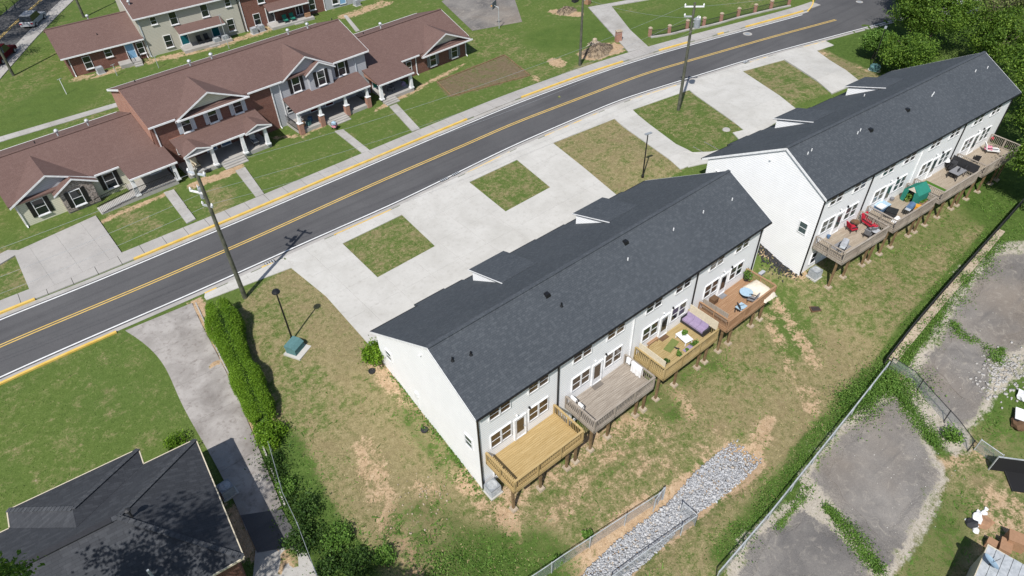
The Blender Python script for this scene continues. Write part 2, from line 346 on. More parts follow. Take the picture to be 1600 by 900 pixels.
LAYERS = {
 'dry': [(.19,0,2,'P',[(-30,58), (130,58), (130,150), (-30,150)]), (.22,0,1.5,'P',[(-9.12,49.17), (-0.41,48.70), (0.46,37.01), (-3.28,36.64), (-11.34,38.01)]),
         (.30,0,1.5,'P',[(1.02,105.50), (7.83,112.51), (11.62,87.92), (-2.51,85.89)]),
         (.72,0,2.0,'P',L_SIDE), (.60,0,2.5,'P',L_BACK),
         (.45,0,1,'P',[(18.07,47.20), (24.48,47.36), (24.16,41.41), (18.06,41.14)]), (.42,0,1,'P',[(32.54,47.57), (38.79,47.61), (38.01,41.55), (32.15,41.32)]),
         (.66,0,.8,'P',[(43.81,47.62), (52.51,46.96), (48.72,34.39), (41.25,36.25)]), (.40,0,.8,'P',[(55.54,47.06), (64.18,45.93), (59.51,34.90), (52.74,34.72)]),
         (.48,0,.8,'P',[(72.89,44.76), (79.15,43.09), (73.86,34.04), (67.76,34.75)]), (.6,0,.8,'P',[(84.79,42.09), (91.55,40.18), (87.50,32.63), (79.45,33.43)]),
         (.52,0,2,'P',[(48.40,19.30), (77.12,13.37), (73.71,11.95), (44.80,9.79), (44.54,20.36)]),
         (.85,.5,1.5,'L',[(43.76,19.12), (43.55,16.44), (42.74,13.51), (40.78,11.71)]), (.32,1.0,1.5,'L',[(44.26,20.14), (42.73,16.19), (40.76,13.40), (39.26,11.32)]),
         (.8,1.2,2.5,'L',[(30.81,11.61), (34.81,11.15), (43.11,11.46)]), (.7,.6,2,'L',[(31.08,16.44), (31.45,13.20)]),
         (.9,1.0,1.6,'L',[(8.66,28.42), (8.27,24.57), (7.19,19.92)]), (.85,1.5,2,'L',[(10.46,35.01), (7.16,32.86)]), (.55,1.6,1.5,'L',[(9.47,43.90), (7.14,35.79), (7.86,32.26)]),
         (.6,0,2,'P',[(40.71,3.20), (47.21,0.62), (36.69,-3.91), (32.09,-2.14), (29.25,0.76), (35.66,0.96)]),
         (.55,.5,2,'L',[(57.90,58.92), (62.81,56.99)]), (.35,1,3,'L',[(78.02,66.61), (93.98,56.98)]), (.35,2,4,'L',[(53.71,62.73), (55.69,74.53)]),
         (.5,.5,1.5,'L',[(4.37,65.78), (5.42,61.50)]), (.55,.5,1.5,'L',[(12.71,62.77), (11.88,59.90)]), (.4,1,1.5,'L',[(-6.10,65.94), (-5.11,60.55)])],
 'clay': [(.52,0,1.6,'P',[(12.71,20.04), (19.33,19.29), (26.47,18.68), (26.94,17.22), (18.50,17.12), (13.16,17.40)]), (.30,0,3,'P',[(13.16,17.40), (25.86,15.65), (30.36,11.29), (23.93,13.95), (12.76,15.06), (11.18,16.25)]),
          (.85,.3,.8,'L',[(7.22,21.97), (6.97,19.58), (6.51,18.20)]), (.55,.6,.9,'L',[(8.75,27.74), (7.22,21.97)]),
          (.5,.7,1.0,'L',[(10.07,22.87), (9.21,20.18)]), (.6,.3,.8,'L',[(4.36,31.19), (4.25,30.02)]), (.5,.4,.8,'L',[(4.14,27.98), (4.41,27.18)]),
          (.55,.4,1.0,'L',[(13.19,31.41), (12.92,25.49), (12.90,20.77)]), (.6,.4,.7,'L',[(12.88,33.06), (12.89,30.97)]),
          (.95,.75,.5,'L',[(13.63,13.08), (17.75,12.78), (22.47,12.39)]), (.75,1.2,.6,'L',[(14.12,12.19), (20.96,11.88), (25.72,11.54), (28.81,11.22)]), (.62,.25,.6,'L',[(29.36,11.10), (31.61,11.65), (33.32,12.04)]),
          (.9,.35,.6,'L',[(12.77,16.62), (13.53,18.51)]),
          (.65,.2,.5,'L',[(2.49,65.38), (8.73,65.97)]), (.85,.4,.5,'L',[(11.18,65.62), (14.09,65.39), (15.98,65.81)]), (.62,.25,.5,'L',[(21.71,68.90), (24.05,67.37), (32.03,68.55)]), (.62,.2,.45,'L',[(33.72,67.03), (39.81,68.12), (48.49,70.00)]),
          (.55,.5,.8,'L',[(8.48,99.98), (11.85,99.42), (17.58,99.45)]), (.6,.6,.9,'L',[(18.23,98.86), (27.09,97.80), (34.57,98.57)]), (.6,.8,1,'L',[(45.28,95.27), (52.29,95.84)]),
          (.75,.6,1.0,'L',[(57.71,62.93), (57.55,61.77)]), (.85,1.3,1.2,'L',[(62.74,60.99), (66.04,60.72)]), (.8,.8,.7,'L',[(69.31,75.38), (70.84,72.59)]),
          (.55,.5,.8,'L',[(82.76,41.47), (89.09,39.65), (84.08,35.05)]), (.6,.5,.8,'L',[(89.53,41.75), (85.79,35.97)]),
          (.85,.5,.5,'L',[(5.05,48.13), (4.13,41.43), (3.46,33.23), (2.63,27.19), (2.10,22.37)]), (.7,1,2,'L',[(-1.79,28.08), (1.10,26.25), (1.63,22.27)]),
          (.7,.4,.7,'L',[(42.75,8.34), (44.75,7.69)]), (.5,1.2,1.8,'L',[(36.64,-1.64), (38.80,-2.29)]), (.55,1.2,1.5,'L',[(40.52,2.66), (43.61,1.42)]), (.6,.6,.8,'L',[(47.54,19.66), (47.77,24.40)]),
          (.55,.3,.8,'L',[(43.66,18.73), (40.38,12.87)]), (.45,.3,.6,'L',[(42.10,18.58), (37.91,13.24)]),(.5,.5,.8,'L',[(37.61,11.91), (36.56,10.42)]),(.55,.4,.8,'L',[(29.74,19.07), (29.24,16.44)]),
          (.5,.3,.5,'L',[(51.44,55.41), (52.87,61.51)])],
 'lush': [(.85,1.0,1.8,'L',[(4.03,31.46), (3.21,26.16), (3.36,22.34), (3.86,20.23)]), (.7,2.2,2.5,'L',[(8.07,17.85), (10.04,16.04), (12.11,14.30)]), (.5,1.5,2,'L',[(7.05,19.02), (8.80,20.98)]), (.5,.6,1.2,'L',[(12.59,28.08), (12.82,23.85)]),
          (.5,1.0,2,'L',[(22.74,21.61), (34.03,18.84)]), (.5,.8,1.5,'L',[(26.64,21.49), (27.95,17.49)]),
          (.66,.6,1.1,'L',[(22.35,7.62), (30.62,8.36), (38.16,9.06), (44.00,9.31)]), (.95,.9,.7,'L',[(45.42,9.12), (54.74,9.85), (66.00,10.49)]), (.95,.5,.6,'L',[(43.16,8.82), (41.50,5.45), (40.19,2.94)]),
          (.95,.5,.5,'L',[(30.12,5.63), (29.45,3.85), (28.66,1.26)]), (.85,.5,.6,'L',[(29.76,7.79), (28.38,7.11)]), (.8,.4,.4,'L',[(51.38,7.73), (50.76,5.94)]), (.8,.5,.4,'L',[(50.66,4.69), (50.20,3.78)]), (.8,.35,.4,'L',[(54.09,4.46), (57.13,4.72)]),
          (.38,.8,1.5,'L',[(56.11,15.15), (62.82,14.35), (73.30,13.63)]), (.5,1.5,2,'L',[(43.83,-0.19), (46.27,0.15)]), (.6,1.5,2,'L',[(44.99,3.01), (47.07,2.31)]), (.5,1.0,1.5,'L',[(36.30,-0.19), (31.11,-0.28)]),
          (.9,2.5,2,'L',[(89.09,39.65), (87.50,32.63), (94.16,27.43)]), (.9,4,3,'L',[(96.19,37.35), (115.70,32.47), (95.71,20.35), (71.93,10.65)]),
          (.55,2.5,3,'L',[(64.77,66.19), (71.85,65.78), (62.19,68.56)]), (.5,3,4,'L',[(-0.22,91.30), (6.37,95.96)]), (.5,3,5,'L',[(74.49,63.34), (84.79,60.32)])],
 'pad': [(1.0,-.5,1.3,'P',[(35.93,7.83), (38.42,7.69), (40.80,7.43), (41.84,7.09), (40.51,5.18), (37.91,2.18), (36.49,1.79), (35.09,1.73), (32.37,1.39), (29.40,1.05), (29.39,1.58), (30.36,3.95), (30.91,5.88), (31.45,7.33), (33.23,7.81)]), (1.0,-.5,1.3,'P',[(21.64,6.13), (24.16,7.19), (26.39,6.72), (28.61,6.31), (28.83,4.37), (28.51,2.43), (27.78,0.97)]), (1.0,-.5,1.3,'P',[(44.54,7.06), (48.61,7.40), (52.47,8.24), (54.96,8.62), (63.15,9.28), (67.01,6.52), (56.36,2.51), (49.99,4.39), (47.64,3.29), (44.50,2.76), (43.10,2.97), (43.46,4.53)])],
 'soil': [(.66,.0,.8,'P',[(42.94,68.10), (54.09,68.62), (52.64,61.73), (42.04,63.86)])],
 'sand': [(.68,.1,1.0,'P',[(35.76,8.12), (42.64,7.77), (37.93,1.84), (32.83,1.00), (29.10,0.88), (30.75,6.02), (31.12,7.60)]), (.8,.3,.8,'P',[(21.65,6.37), (24.27,7.37), (29.53,6.43), (29.45,3.85), (28.25,0.83)]),
          (.66,.1,1.0,'P',[(43.90,7.30), (51.72,8.41), (57.99,10.29), (64.55,9.88), (67.19,8.20), (52.37,2.36), (46.89,2.90), (42.27,2.58), (43.38,6.17)]),
          (.9,.5,.6,'L',[(30.32,6.70), (29.76,3.59)]), (.7,.9,.8,'L',[(42.94,4.98), (41.39,2.62)]), (.8,.8,.8,'L',[(28.52,4.63), (27.70,1.54)])]}
gx = axis(-26, 126, -420, 420, .5); gy = axis(-10, 146, -420, 520, .5)
GX, GY = np.meshgrid(gx, gy); PM = paint(GX, GY, LAYERS)
hb = np.random.default_rng(3)
GZ = zt(GX, GY)
rough = np.clip(PM['clay'] + PM['lush'], 0, 1) * .05
GZ = GZ + rough * hb.normal(size=GZ.shape) - .01
# the ditch where the stones lie
DITCH = [(13.99,12.05), (18.05,11.68), (22.50,11.59), (28.81,11.49)]
GZ = GZ - .35 * (1 - _ss(.5, 2.2, seg_dist(GX, GY, DITCH)))
ny, nx = GX.shape; idx = np.arange(nx*ny).reshape(ny, nx)
F = np.c_[idx[:-1,:-1].ravel(), idx[:-1,1:].ravel(), idx[1:,1:].ravel(), idx[1:,:-1].ravel()]

t = NT('ground'); v = t.pos()
n0 = t.noise(v, .16, 4); n1 = t.noise(v, .7, 6, .6, .3); n2 = t.noise(v, 2.6, 6, .65, .2); n3 = t.noise(v, 9, 4, .7); n4 = t.noise(v, 26, 2)
mixn = t.math('ADD', t.math('MULTIPLY', n2, .5), t.math('MULTIPLY', n3, .5))
lawn = t.ramp(mixn, [(.32, (.060, .094, .020, 1)), (.5, (.090, .131, .030, 1)), (.68, (.132, .172, .050, 1))])
lawn = t.mix(t.math('MULTIPLY', t.step(n1, .48, .78), .4), lawn, (.165, .185, .065, 1)); lawn = t.mix(t.math('MULTIPLY', t.step(n0, .35, .65), .4), lawn, (.075, .12, .028, 1))
dryc = t.ramp(mixn, [(.33, (.150, .128, .060, 1)), (.5, (.225, .188, .095, 1)), (.68, (.315, .262, .148, 1))])
dryc = t.mix(t.math('MULTIPLY', t.step(n1, .5, .72), .5), dryc, (.20, .155, .085, 1))
clay = t.ramp(mixn, [(.35, (.28, .185, .105, 1)), (.52, (.41, .29, .18, 1)), (.68, (.50, .385, .26, 1))])
lush = t.ramp(mixn, [(.34, (.035, .062, .013, 1)), (.52, (.070, .115, .024, 1)), (.68, (.12, .17, .045, 1))])
sand = t.ramp(mixn, [(.34, (.31, .275, .22, 1)), (.52, (.39, .35, .29, 1)), (.68, (.46, .42, .355, 1))])
nn = t.math('ADD', t.math('ADD', t.math('MULTIPLY', n1, .75), t.math('MULTIPLY', n2, .75)), t.math('MULTIPLY', n3, .5))   # about 1
def layer(base, col_, a, k, w):
    f = t.math('ADD', t.attr(a), t.math('MULTIPLY', t.math('SUBTRACT', nn, 1.0), k)); return t.mix(t.step(f, .5 - w, .5 + w), base, col_)
c = layer(lawn, dryc, 'dry', 1.5, .28); soilc = t.ramp(mixn, [(.35, (.105, .078, .045, 1)), (.55, (.16, .122, .075, 1)), (.7, (.23, .18, .12, 1))]); c = layer(c, soilc, 'soil', 1.3, .2); c = layer(c, clay, 'clay', 1.7, .16); c = layer(c, lush, 'lush', 1.5, .2); c = layer(c, sand, 'sand', 1.3, .2); padc, _s = old_asphalt(t, v); c = layer(c, padc, 'pad', 1.5, .14)
c = t.mix(.3, c, t.ramp(n4, [(.3, (.1,.1,.1)), (.7, (.9,.9,.9))]), 'OVERLAY')
t.col(c); t.bump(mixn, .9, .09); ground_m = t.done(.95, .1)
ground = raw_mesh('ground', np.c_[GX.ravel(), GY.ravel(), GZ.ravel()], F, ground_m, attrs={k: q.ravel() for k, q in PM.items()})
ground.data.polygons.foreach_set('use_smooth', [True]*len(ground.data.polygons)); structure(ground)

# ---------------------------------------------------------------- roads
far_w = [(-60.0,54.5), (-7.74,56.80), (-1.65,56.49), (14.03,56.64), (33.07,57.07), (45.99,57.18), (58.37,56.53), (67.74,55.45), (73.72,54.40), (87.58,51.67), (95.87,50.04), (105.60,49.38), (117.68,48.84), (133.41,48.30)]
near_w = [(-60.0,47.0), (-8.97,49.95), (-1.78,49.82), (6.41,49.57), (10.91,49.59), (17.08,49.58), (24.85,49.41), (40.37,50.14), (56.48,49.78), (79.74,45.84), (96.36,42.02), (108.50,39.15), (117.21,37.09), (128.79,34.40)]
cen_y = [(-60.0,50.7), (-8.33,53.52), (2.13,53.21), (12.53,53.26), (25.63,53.66), (36.82,53.65), (43.19,53.79), (63.58,52.54), (83.91,48.77), (96.17,46.17)]
FW = smoothline(far_w, 1.0, 12); NW = smoothline(near_w, 1.0, 12); CY = smoothline(cen_y, 1.0, 12)
def road_between(A, B, ea, eb, n=160):
    a = A + normals2(A)*ea; b = B + normals2(B)*eb
    ra = np.c_[np.interp(np.linspace(0,1,n), np.linspace(0,1,len(a)), a[:,0]), np.interp(np.linspace(0,1,n), np.linspace(0,1,len(a)), a[:,1])]
    rb = np.c_[np.interp(np.linspace(0,1,n), np.linspace(0,1,len(b)), b[:,0]), np.interp(np.linspace(0,1,n), np.linspace(0,1,len(b)), b[:,1])]
    return ra, rb
ra, rb = road_between(FW, NW, .22, -.22)
n = len(ra); mb = MB().add([(p[0], p[1], .02) for p in ra] + [(p[0], p[1], .02) for p in rb], [(k, k+1, n+k+1, n+k) for k in range(n-1)])
mb.build('road', MT['asphalt']); structure(bpy.data.objects['road'])
mb = MB().add([(*p, .014) for p in ((94.63,49.87), (100.19,44.71), (135.06,49.09), (130.17,63.86))], [(0,1,2,3)]); structure(mb.build('side_road', MT['asphalt']))
def line(name, P, o0, o1, m, z=.026): return structure(strip(MB(), P, o0, o1, z).build(name, m))
i_end = int(np.argmin(np.hypot(FW[:,0]-(95.87,50.04)[0], FW[:,1]-(95.87,50.04)[1])))
line('white_edge_line', FW[:i_end], -.07, .07, MT['whitepaint']); line('white_edge_line', NW, -.07, .07, MT['whitepaint'])
line('yellow_centre_line', CY, .08, .20, MT['yellow']); line('yellow_centre_line', CY, -.20, -.08, MT['yellow'])
# road in the top left corner
P = smoothline([(-3.88,108.71), (2.68,120.15), (7.73,128.32), (12.23,135.10), (19.17,145.40), (27.73,157.22)], 1.0, 6)
structure(strip(MB(), P, -3.4, 3.6, .02).build('back_road', MT['asphalt']))
line('yellow_centre_line', P, .08, .22, MT['yellow']); line('yellow_centre_line', P, -.22, -.08, MT['yellow'])
structure(kerb(MB(), P, -5.4, -3.4, -.1, .07).build('back_sidewalk', MT['conc_walk']))
# tyre-dark patches and manholes in the road
for q, r0, r1, nm in (((83.06,51.46), .36, .62, 'manhole'), ((104.82,47.58), .34, .5, 'manhole')):
    o = MB().lathe([(r1, 0), (r1, .008), (r0, .008), (r0, .003)], 20).build('manhole_ring', MT['conc_old'], None, (q[0], q[1], .022)); 
    tag(o, 'pale ring of concrete round a manhole in the ' + ('far lane beside the yellow curb' if r1 > .6 else 'road junction at the top edge'), 'manhole', 'manholes in the road')
    MB().lathe([(r0-.02, 0), (r0-.02, .006), (.01, .006)], 18).build('cover', MT['ac'], o, (0,0,0))

# ---------------------------------------------------------------- concrete, laid in slabs
def clip_half(poly, nx_, ny_, d):            # keep nx*x+ny*y <= d
    out = []
    for i in range(len(poly)):
        a, b = poly[i-1], poly[i]; fa = nx_*a[0] + ny_*a[1] - d; fb = nx_*b[0] + ny_*b[1] - d
        if (fa <= 0) != (fb <= 0):
            s = fa / (fa - fb); out.append((a[0] + (b[0]-a[0])*s, a[1] + (b[1]-a[1])*s))
        if fb <= 0: out.append(b)
    return out
def area(p): return abs(sum(p[i-1][0]*p[i][1] - p[i][0]*p[i-1][1] for i in range(len(p)))) / 2
PAVED = []
def paving(name, poly, ang, dx, dy, m, lift=.05, ox=0, oy=0, gap=.005, root=None, piece='slab'):
    PAVED.append(poly)
    if root is None: root = structure(place(name, None, None, (0,0,0)))
    ca, sa = math.cos(RAD(ang)), math.sin(RAD(ang)); us = [ca*p[0] + sa*p[1] for p in poly]; vs_ = [-sa*p[0] + ca*p[1] for p in poly]
    u = math.floor((min(us) - ox)/dx)*dx + ox
    while u < max(us):
        v_ = math.floor((min(vs_) - oy)/dy)*dy + oy
        while v_ < max(vs_):
            q = clip_half(poly, ca, sa, u + dx - gap)
            if q: q = clip_half(q, -ca, -sa, -(u + gap))
            if q: q = clip_half(q, -sa, ca, v_ + dy - gap)
            if q: q = clip_half(q, sa, -ca, -(v_ + gap))
            if len(q) > 2 and area(q) > .06:
                MB().slab([g3(p, lift) for p in q], .16).build(piece, m, root)
            v_ += dy
        u += dx
    return root
C, CO, CW, CB = MT['conc'], MT['conc_old'], MT['conc_walk'], MT['conc_brown']
# near side: sidewalk strip, drives and apron of the new townhouses
edge = [(5.65,48.01), (13.04,47.14), (18.07,47.20), (24.48,47.36), (32.54,47.57), (38.79,47.61), (43.81,47.62), (52.51,46.96), (55.54,47.06), (64.18,45.93), (72.89,44.76), (79.15,43.09), (84.79,42.09), (88.18,41.58)]
N_ = normals2(NW)
def near_at(off, x0, x1): 
    Q = NW + N_*off; return [tuple(p) for p in Q if x0 <= p[0] <= x1]
NWo = NW + N_*(-.79)
walk = structure(place('front_sidewalk', None, None, (0,0,0)))
near_i = [int(np.argmin(np.hypot(NWo[:,0]-e[0], NWo[:,1]-e[1]))) for e in edge]
for k in range(len(edge)-1):
    poly = [edge[k], edge[k+1]] + [tuple(p) for p in NWo[near_i[k]:near_i[k+1]+1][::-1]]
    paving('', poly, 2.0, 1.9, 6, C, .06, edge[k][0], 0, root=walk)
dr = structure(place('driveway', None, None, (0,0,0)))
for poly in ([(13.04,47.14), (18.07,47.20), (18.06,41.14), (13.61,41.95)], [(24.48,47.36), (32.54,47.57), (32.15,41.32), (24.16,41.41)], [(38.79,47.61), (43.81,47.62), (42.91,41.85), (38.01,41.55)]): paving('', poly, 1.5, 3.1, 3.3, C, .055, 13.4, 41.2, root=dr)
paving('', [(13.61,41.95), (18.06,41.14), (24.16,41.41), (32.15,41.32), (38.01,41.55), (42.91,41.85), (41.94,36.50), (42.4,33.4), (13.6,33.1), (13.5,34.2)], 1.5, 3.1, 3.3, C, .055, 13.4, 41.2, root=dr)
dr2 = structure(place('driveway', None, None, (0,0,0)))
paving('', [(52.51,46.96), (55.54,47.06), (52.28,37.97), (51.97,35.57), (53.42,34.45), (55.46,33.63), (54.99,32.43), (51.88,33.21), (48.72,34.39)], -5, 1.6, 2.4, C, .09, root=dr2)
paving('', [(64.18,45.93), (72.89,44.76), (67.52,33.78), (57.21,33.34), (58.22,35.33), (59.51,34.90)], -5, 3.0, 3.3, C, .09, root=dr2)
paving('', [(79.15,43.09), (84.79,42.09), (79.18,32.83), (73.69,33.27)], -5, 3.0, 3.3, C, .15, root=dr2)
# far side: sidewalk, pad and garden paths
FN = normals2(FW); fs = structure(place('far_sidewalk', None, None, (0,0,0)))
def far_line(o): return FW + FN*o
SW0, SW1 = far_line(.85), far_line(2.5)
for k in range(0, len(FW)-4, 2):
    if FW[k][0] > 99: break
    if FW[k][0] < -30: continue
    a0, a1 = SW0[k], SW0[k+2]; b0, b1 = SW1[k], SW1[k+2]; g = .01*(a1-a0)
    MB().slab([(*(a0+g), .10), (*(a1-g), .10), (*(b1-g), .10), (*(b0+g), .10)], .18).build('slab', CW, fs)
pad = paving('parking_pad', [(-4.61,65.60), (2.23,66.55), (2.42,58.78), (-4.52,58.13)], 4, 2.3, 4.6, CW, .115, .8, 2.2)
paving('', [(-9.22,65.20), (-5.41,66.30), (-4.61,65.60), (-4.52,58.13), (-5.09,58.21), (-5.03,65.02), (-9.50,63.27)], 4, 3, 3, CW, .11, root=pad)
for poly, nm in (([(8.54,66.14), (9.51,66.02), (9.35,59.66), (8.44,59.52)], 'garden_path'), ([(15.58,65.19), (16.64,65.22), (16.05,59.24), (15.20,59.26)], 'garden_path'), ([(27.31,65.60), (28.22,65.36), (28.16,59.41), (27.27,59.50)], 'garden_path'),
                 ([(34.99,66.53), (36.01,66.46), (34.76,59.72), (33.80,59.81)], 'garden_path')): paving(nm, poly, 3, 1.4, 1.5, CO, .112)
paving('garden_path', [(-2.42,89.99), (11.74,89.57), (11.55,88.42), (-2.64,88.70)], 3, 1.6, 3, CO, .05)
paving('garden_path', [(45.12,95.76), (45.54,95.37), (44.00,88.93), (43.36,88.90)], 3, 1.6, 3, CO, .05)
paving('far_driveway', [(73.90,73.20), (76.77,71.23), (72.16,63.00), (69.82,57.55), (66.70,58.20)], -25, 2.2, 2.3, CO, .112)
paving('far_driveway', [(73.90,73.20), (84.45,69.89), (83.99,68.83), (76.77,71.23)], -10, 2.0, 3, CO, .112, root=bpy.data.objects['far_driveway'])
structure(MB().slab([g3(p, .02) for p in ((59.30,90.41), (64.13,92.00), (70.07,86.43), (63.16,75.72), (55.87,78.00))], .1).build('parking_court', MT['asphalt_old']))
# neighbour's curved drive
DL = smoothline([(-0.35,48.74), (0.37,46.52), (0.84,44.10), (0.74,41.83), (0.47,39.45), (0.42,36.90), (0.45,33.61), (0.26,28.56), (0.04,27.12)], 1, 3); DR = smoothline([(4.84,48.41), (4.51,45.76), (4.32,42.50), (3.96,38.09), (3.24,32.75), (2.47,27.32)], 1, 3)
DL = resample(DL, np.sum(np.hypot(*np.diff(DL, axis=0).T))/40.001); DR = resample(DR, np.sum(np.hypot(*np.diff(DR, axis=0).T))/40.001)
PAVED.append([tuple(p) for p in DL] + [tuple(p) for p in DR[::-1]])
nd = structure(place('neighbour_driveway', None, None, (0,0,0)))
for a, b in ((0,7),(7,15),(15,22),(22,31),(31,40)):
    pl = [g3(DL[k], .05) for k in range(a, b+1)] + [g3(DR[k], .05) for k in range(b, a-1, -1)]
    if a: pl[0] = g3(DL[a] + (DL[a+1]-DL[a])*.03, .05); pl[-1] = g3(DR[a] + (DR[a+1]-DR[a])*.03, .05)
    MB().slab(pl, .14).build('slab', CB, nd)
structure(MB().slab([g3(p, .03) for p in ((0.15,25.98), (2.28,24.34), (2.12,21.63), (-0.91,24.11))], .1).build('concrete_patch', CO))
structure(MB().slab([g3(p, .06) for p in ((0.18,28.30), (2.36,27.08), (2.27,24.15), (-0.03,25.41))], .1).build('house_shade_patch', MT['asphalt']))  # dark slab painting the house's shade on the ground beyond the drive end

# ---------------------------------------------------------------- gutters and kerbs
structure(strip(MB(), NW[2:], -.66, -.12, .012).build('gutter', CW)); structure(strip(MB(), FW[:i_end+2], .12, .72, .012).build('gutter', CO))
def kerb_piece(name, base, xs, o0, o1, z1, m):
    for x0, x1 in xs:
        Q = base[(base[:,0] >= x0) & (base[:,0] <= x1)]
        if len(Q) > 1: structure(kerb(MB(), Q, o0, o1, -.1, z1).build(name, m))
X = lambda p: p[0]
kerb_piece('painted_kerb', FW, [(X((-10.35,57.53)), X((-4.98,56.88))), (X((2.67,56.70)), X((40.92,57.32))), (X((47.48,57.45)), X((64.61,56.12))), (X((69.47,55.67)), X((75.30,54.51))), (X((79.01,53.70)), X((81.03,53.33))), (X((84.52,52.54)), X((95.61,50.29)))], .70, .94, .16, MT['yellow_curb'])
kerb_piece('kerb', FW, [(-30, X((-10.35,57.53))), (X((64.61,56.12)), X((69.47,55.67))), (X((75.30,54.51)), X((79.01,53.70))), (X((81.03,53.33)), X((84.52,52.54))), (X((40.92,57.32)), X((47.48,57.45)))], .72, .90, .12, CO)
Q = smoothline([(96.03,50.56), (97.73,51.03), (99.72,51.98), (102.28,53.95), (106.00,57.02)], .5, 4); structure(kerb(MB(), Q, -.09, .09, -.1, .15).build('painted_kerb', MT['yellow_curb']))
kerb_piece('painted_kerb', NW, [(-30, X((-0.32,49.00)))], -.86, -.64, .13, MT['yellow_curb'])
kerb_piece('painted_kerb', NW, [(X((5.44,48.90)), X((7.60,48.80))), (X((10.45,48.82)), X((13.03,48.86)))], -.80, -.66, .075, MT['yellow_curb'])
kerb_piece('painted_kerb', NW, [(X((17.96,48.90)), X((24.55,48.94)))], -.80, -.66, .075, MT['yellow'])
kerb_piece('faded_kerb', NW, [(X((32.71,49.43)), X((39.69,49.53))), (X((43.54,49.29)), X((53.20,49.16))), (X((57.08,48.81)), X((64.26,47.67))), (X((75.94,45.55)), X((79.58,44.77))), (X((84.50,43.78)), X((89.66,42.77)))], -.80, -.66, .07, MT['yellow_faded'])
kerb_piece('kerb', NW, [(X((13.03,48.86)), X((17.96,48.90))), (X((24.55,48.94)), X((32.71,49.43))), (X((39.69,49.53)), X((43.54,49.29))), (X((53.20,49.16)), X((57.08,48.81))), (X((64.26,47.67)), X((75.94,45.55))), (X((79.58,44.77)), X((84.50,43.78))), (X((7.60,48.80)), X((10.45,48.82)))], -.80, -.66, .065, C)
for k, q in enumerate(((30.93,49.60), (32.42,49.69), (11.94,48.99), (75.51,46.21))):
    o = tag(MB().box(-.45,.45,-.2,.2,0,.03).build('storm_grate', MT['dark'], None, (q[0], q[1], .03), RAD(2 + 3*(k == 3))),
            ['dark storm grate in the gutter, left of a pair facing the concrete drives', 'dark storm grate in the gutter, right of a pair facing the concrete drives', 'small dark drain in the curb beside the big pole shadow', 'small drain in the curb right of the tall pole'][k], 'grate', 'storm grates along the near curb')
    for j in range(4): MB().box(-.4+.22*j,-.28+.22*j,-.16,.16,.03,.05).build('bar', MT['galv'], o)

# ---------------------------------------------------------------- broken asphalt pads, bottom right
def ragged(pts, amp=.22, step=.45, seed=1):
    P = resample(pts + [pts[0]], step)[:-1]; r = np.random.default_rng(seed); d = r.normal(size=len(P)); d = .5*d + .25*np.roll(d,1) + .25*np.roll(d,-1)
    return P + normals2(P) * (d*amp)[:, None]
def pad_sheet(name, pts, seed, lift=.016):
    PAVED.append(pts)
    P = ragged(pts, seed=seed); P = P.mean(0) + (P - P.mean(0))*.78; n = len(P); c_ = P.mean(0)
    bm = MB().slab([g3(p, lift) for p in P], .08); o = bm.build(name, MT['asphalt_old']); return structure(o)
pad_sheet('asphalt_pad', [(35.93,7.83), (38.42,7.69), (40.80,7.43), (41.84,7.09), (40.51,5.18), (37.91,2.18), (36.49,1.79), (35.09,1.73), (32.37,1.39), (29.40,1.05), (29.39,1.58), (30.36,3.95), (30.91,5.88), (31.45,7.33), (33.23,7.81)], 2)
pad_sheet('asphalt_pad', [(21.64,6.13), (24.16,7.19), (26.39,6.72), (28.61,6.31), (28.83,4.37), (28.51,2.43), (27.78,0.97)], 3)
pad_sheet('asphalt_pad', [(44.54,7.06), (48.61,7.40), (52.47,8.24), (54.96,8.62), (63.15,9.28), (65.74,7.63), (55.23,3.49), (49.99,4.39), (47.64,3.29), (44.50,2.76), (43.10,2.97), (43.46,4.53)], 4)

# timber edging round the bare plot across the road
pl_ = [(42.94,68.10), (54.09,68.62), (52.64,61.73), (42.04,63.86)]; po = structure(place('garden_plot', None, None, (0,0,0)))
for a, b in zip(pl_, pl_[1:] + pl_[:1]): MB().beam((*a, .03), (*b, .03), .10, .12).build('edging_board', MT['post_wood'], po)

# ================================================================ BUILDING PIECES
def frame_mb(w, h, b, d, mid=True, cross=0):
    m = MB(); m.box(-w/2, -w/2+b, -d, 0, 0, h); m.box(w/2-b, w/2, -d, 0, 0, h); m.box(-w/2+b, w/2-b, -d, 0, 0, b); m.box(-w/2+b, w/2-b, -d, 0, h-b, h)
    if mid: m.box(-w/2+b, w/2-b, -d*.8, 0, h/2-b*.3, h/2+b*.3)
    return m
def window(parent, loc, rz, w, h, glass='glass', b=.055, d=.08, frame='trim', sill=False):
    key = (round(w,3), round(h,3), b, d, frame)
    o = shared(('wf',) + key, 'window', lambda: frame_mb(w, h, b, d), MT[frame], parent, loc, rz)
    for k in (0, 1):
        shared(('wp', k, glass) + key, 'pane', lambda k=k: MB().box(-w/2+b, w/2-b, -d*(.3 + .2*k), -.004, (b if k == 0 else h/2+b*.3), (h/2-b*.3 if k == 0 else h-b)), MT[glass], o)
    if sill: shared(('ws',) + key, 'sill', lambda: MB().box(-w/2-.05, w/2+.05, -d-.07, -.01, -.09, -.003), MT[frame], o)
    return o
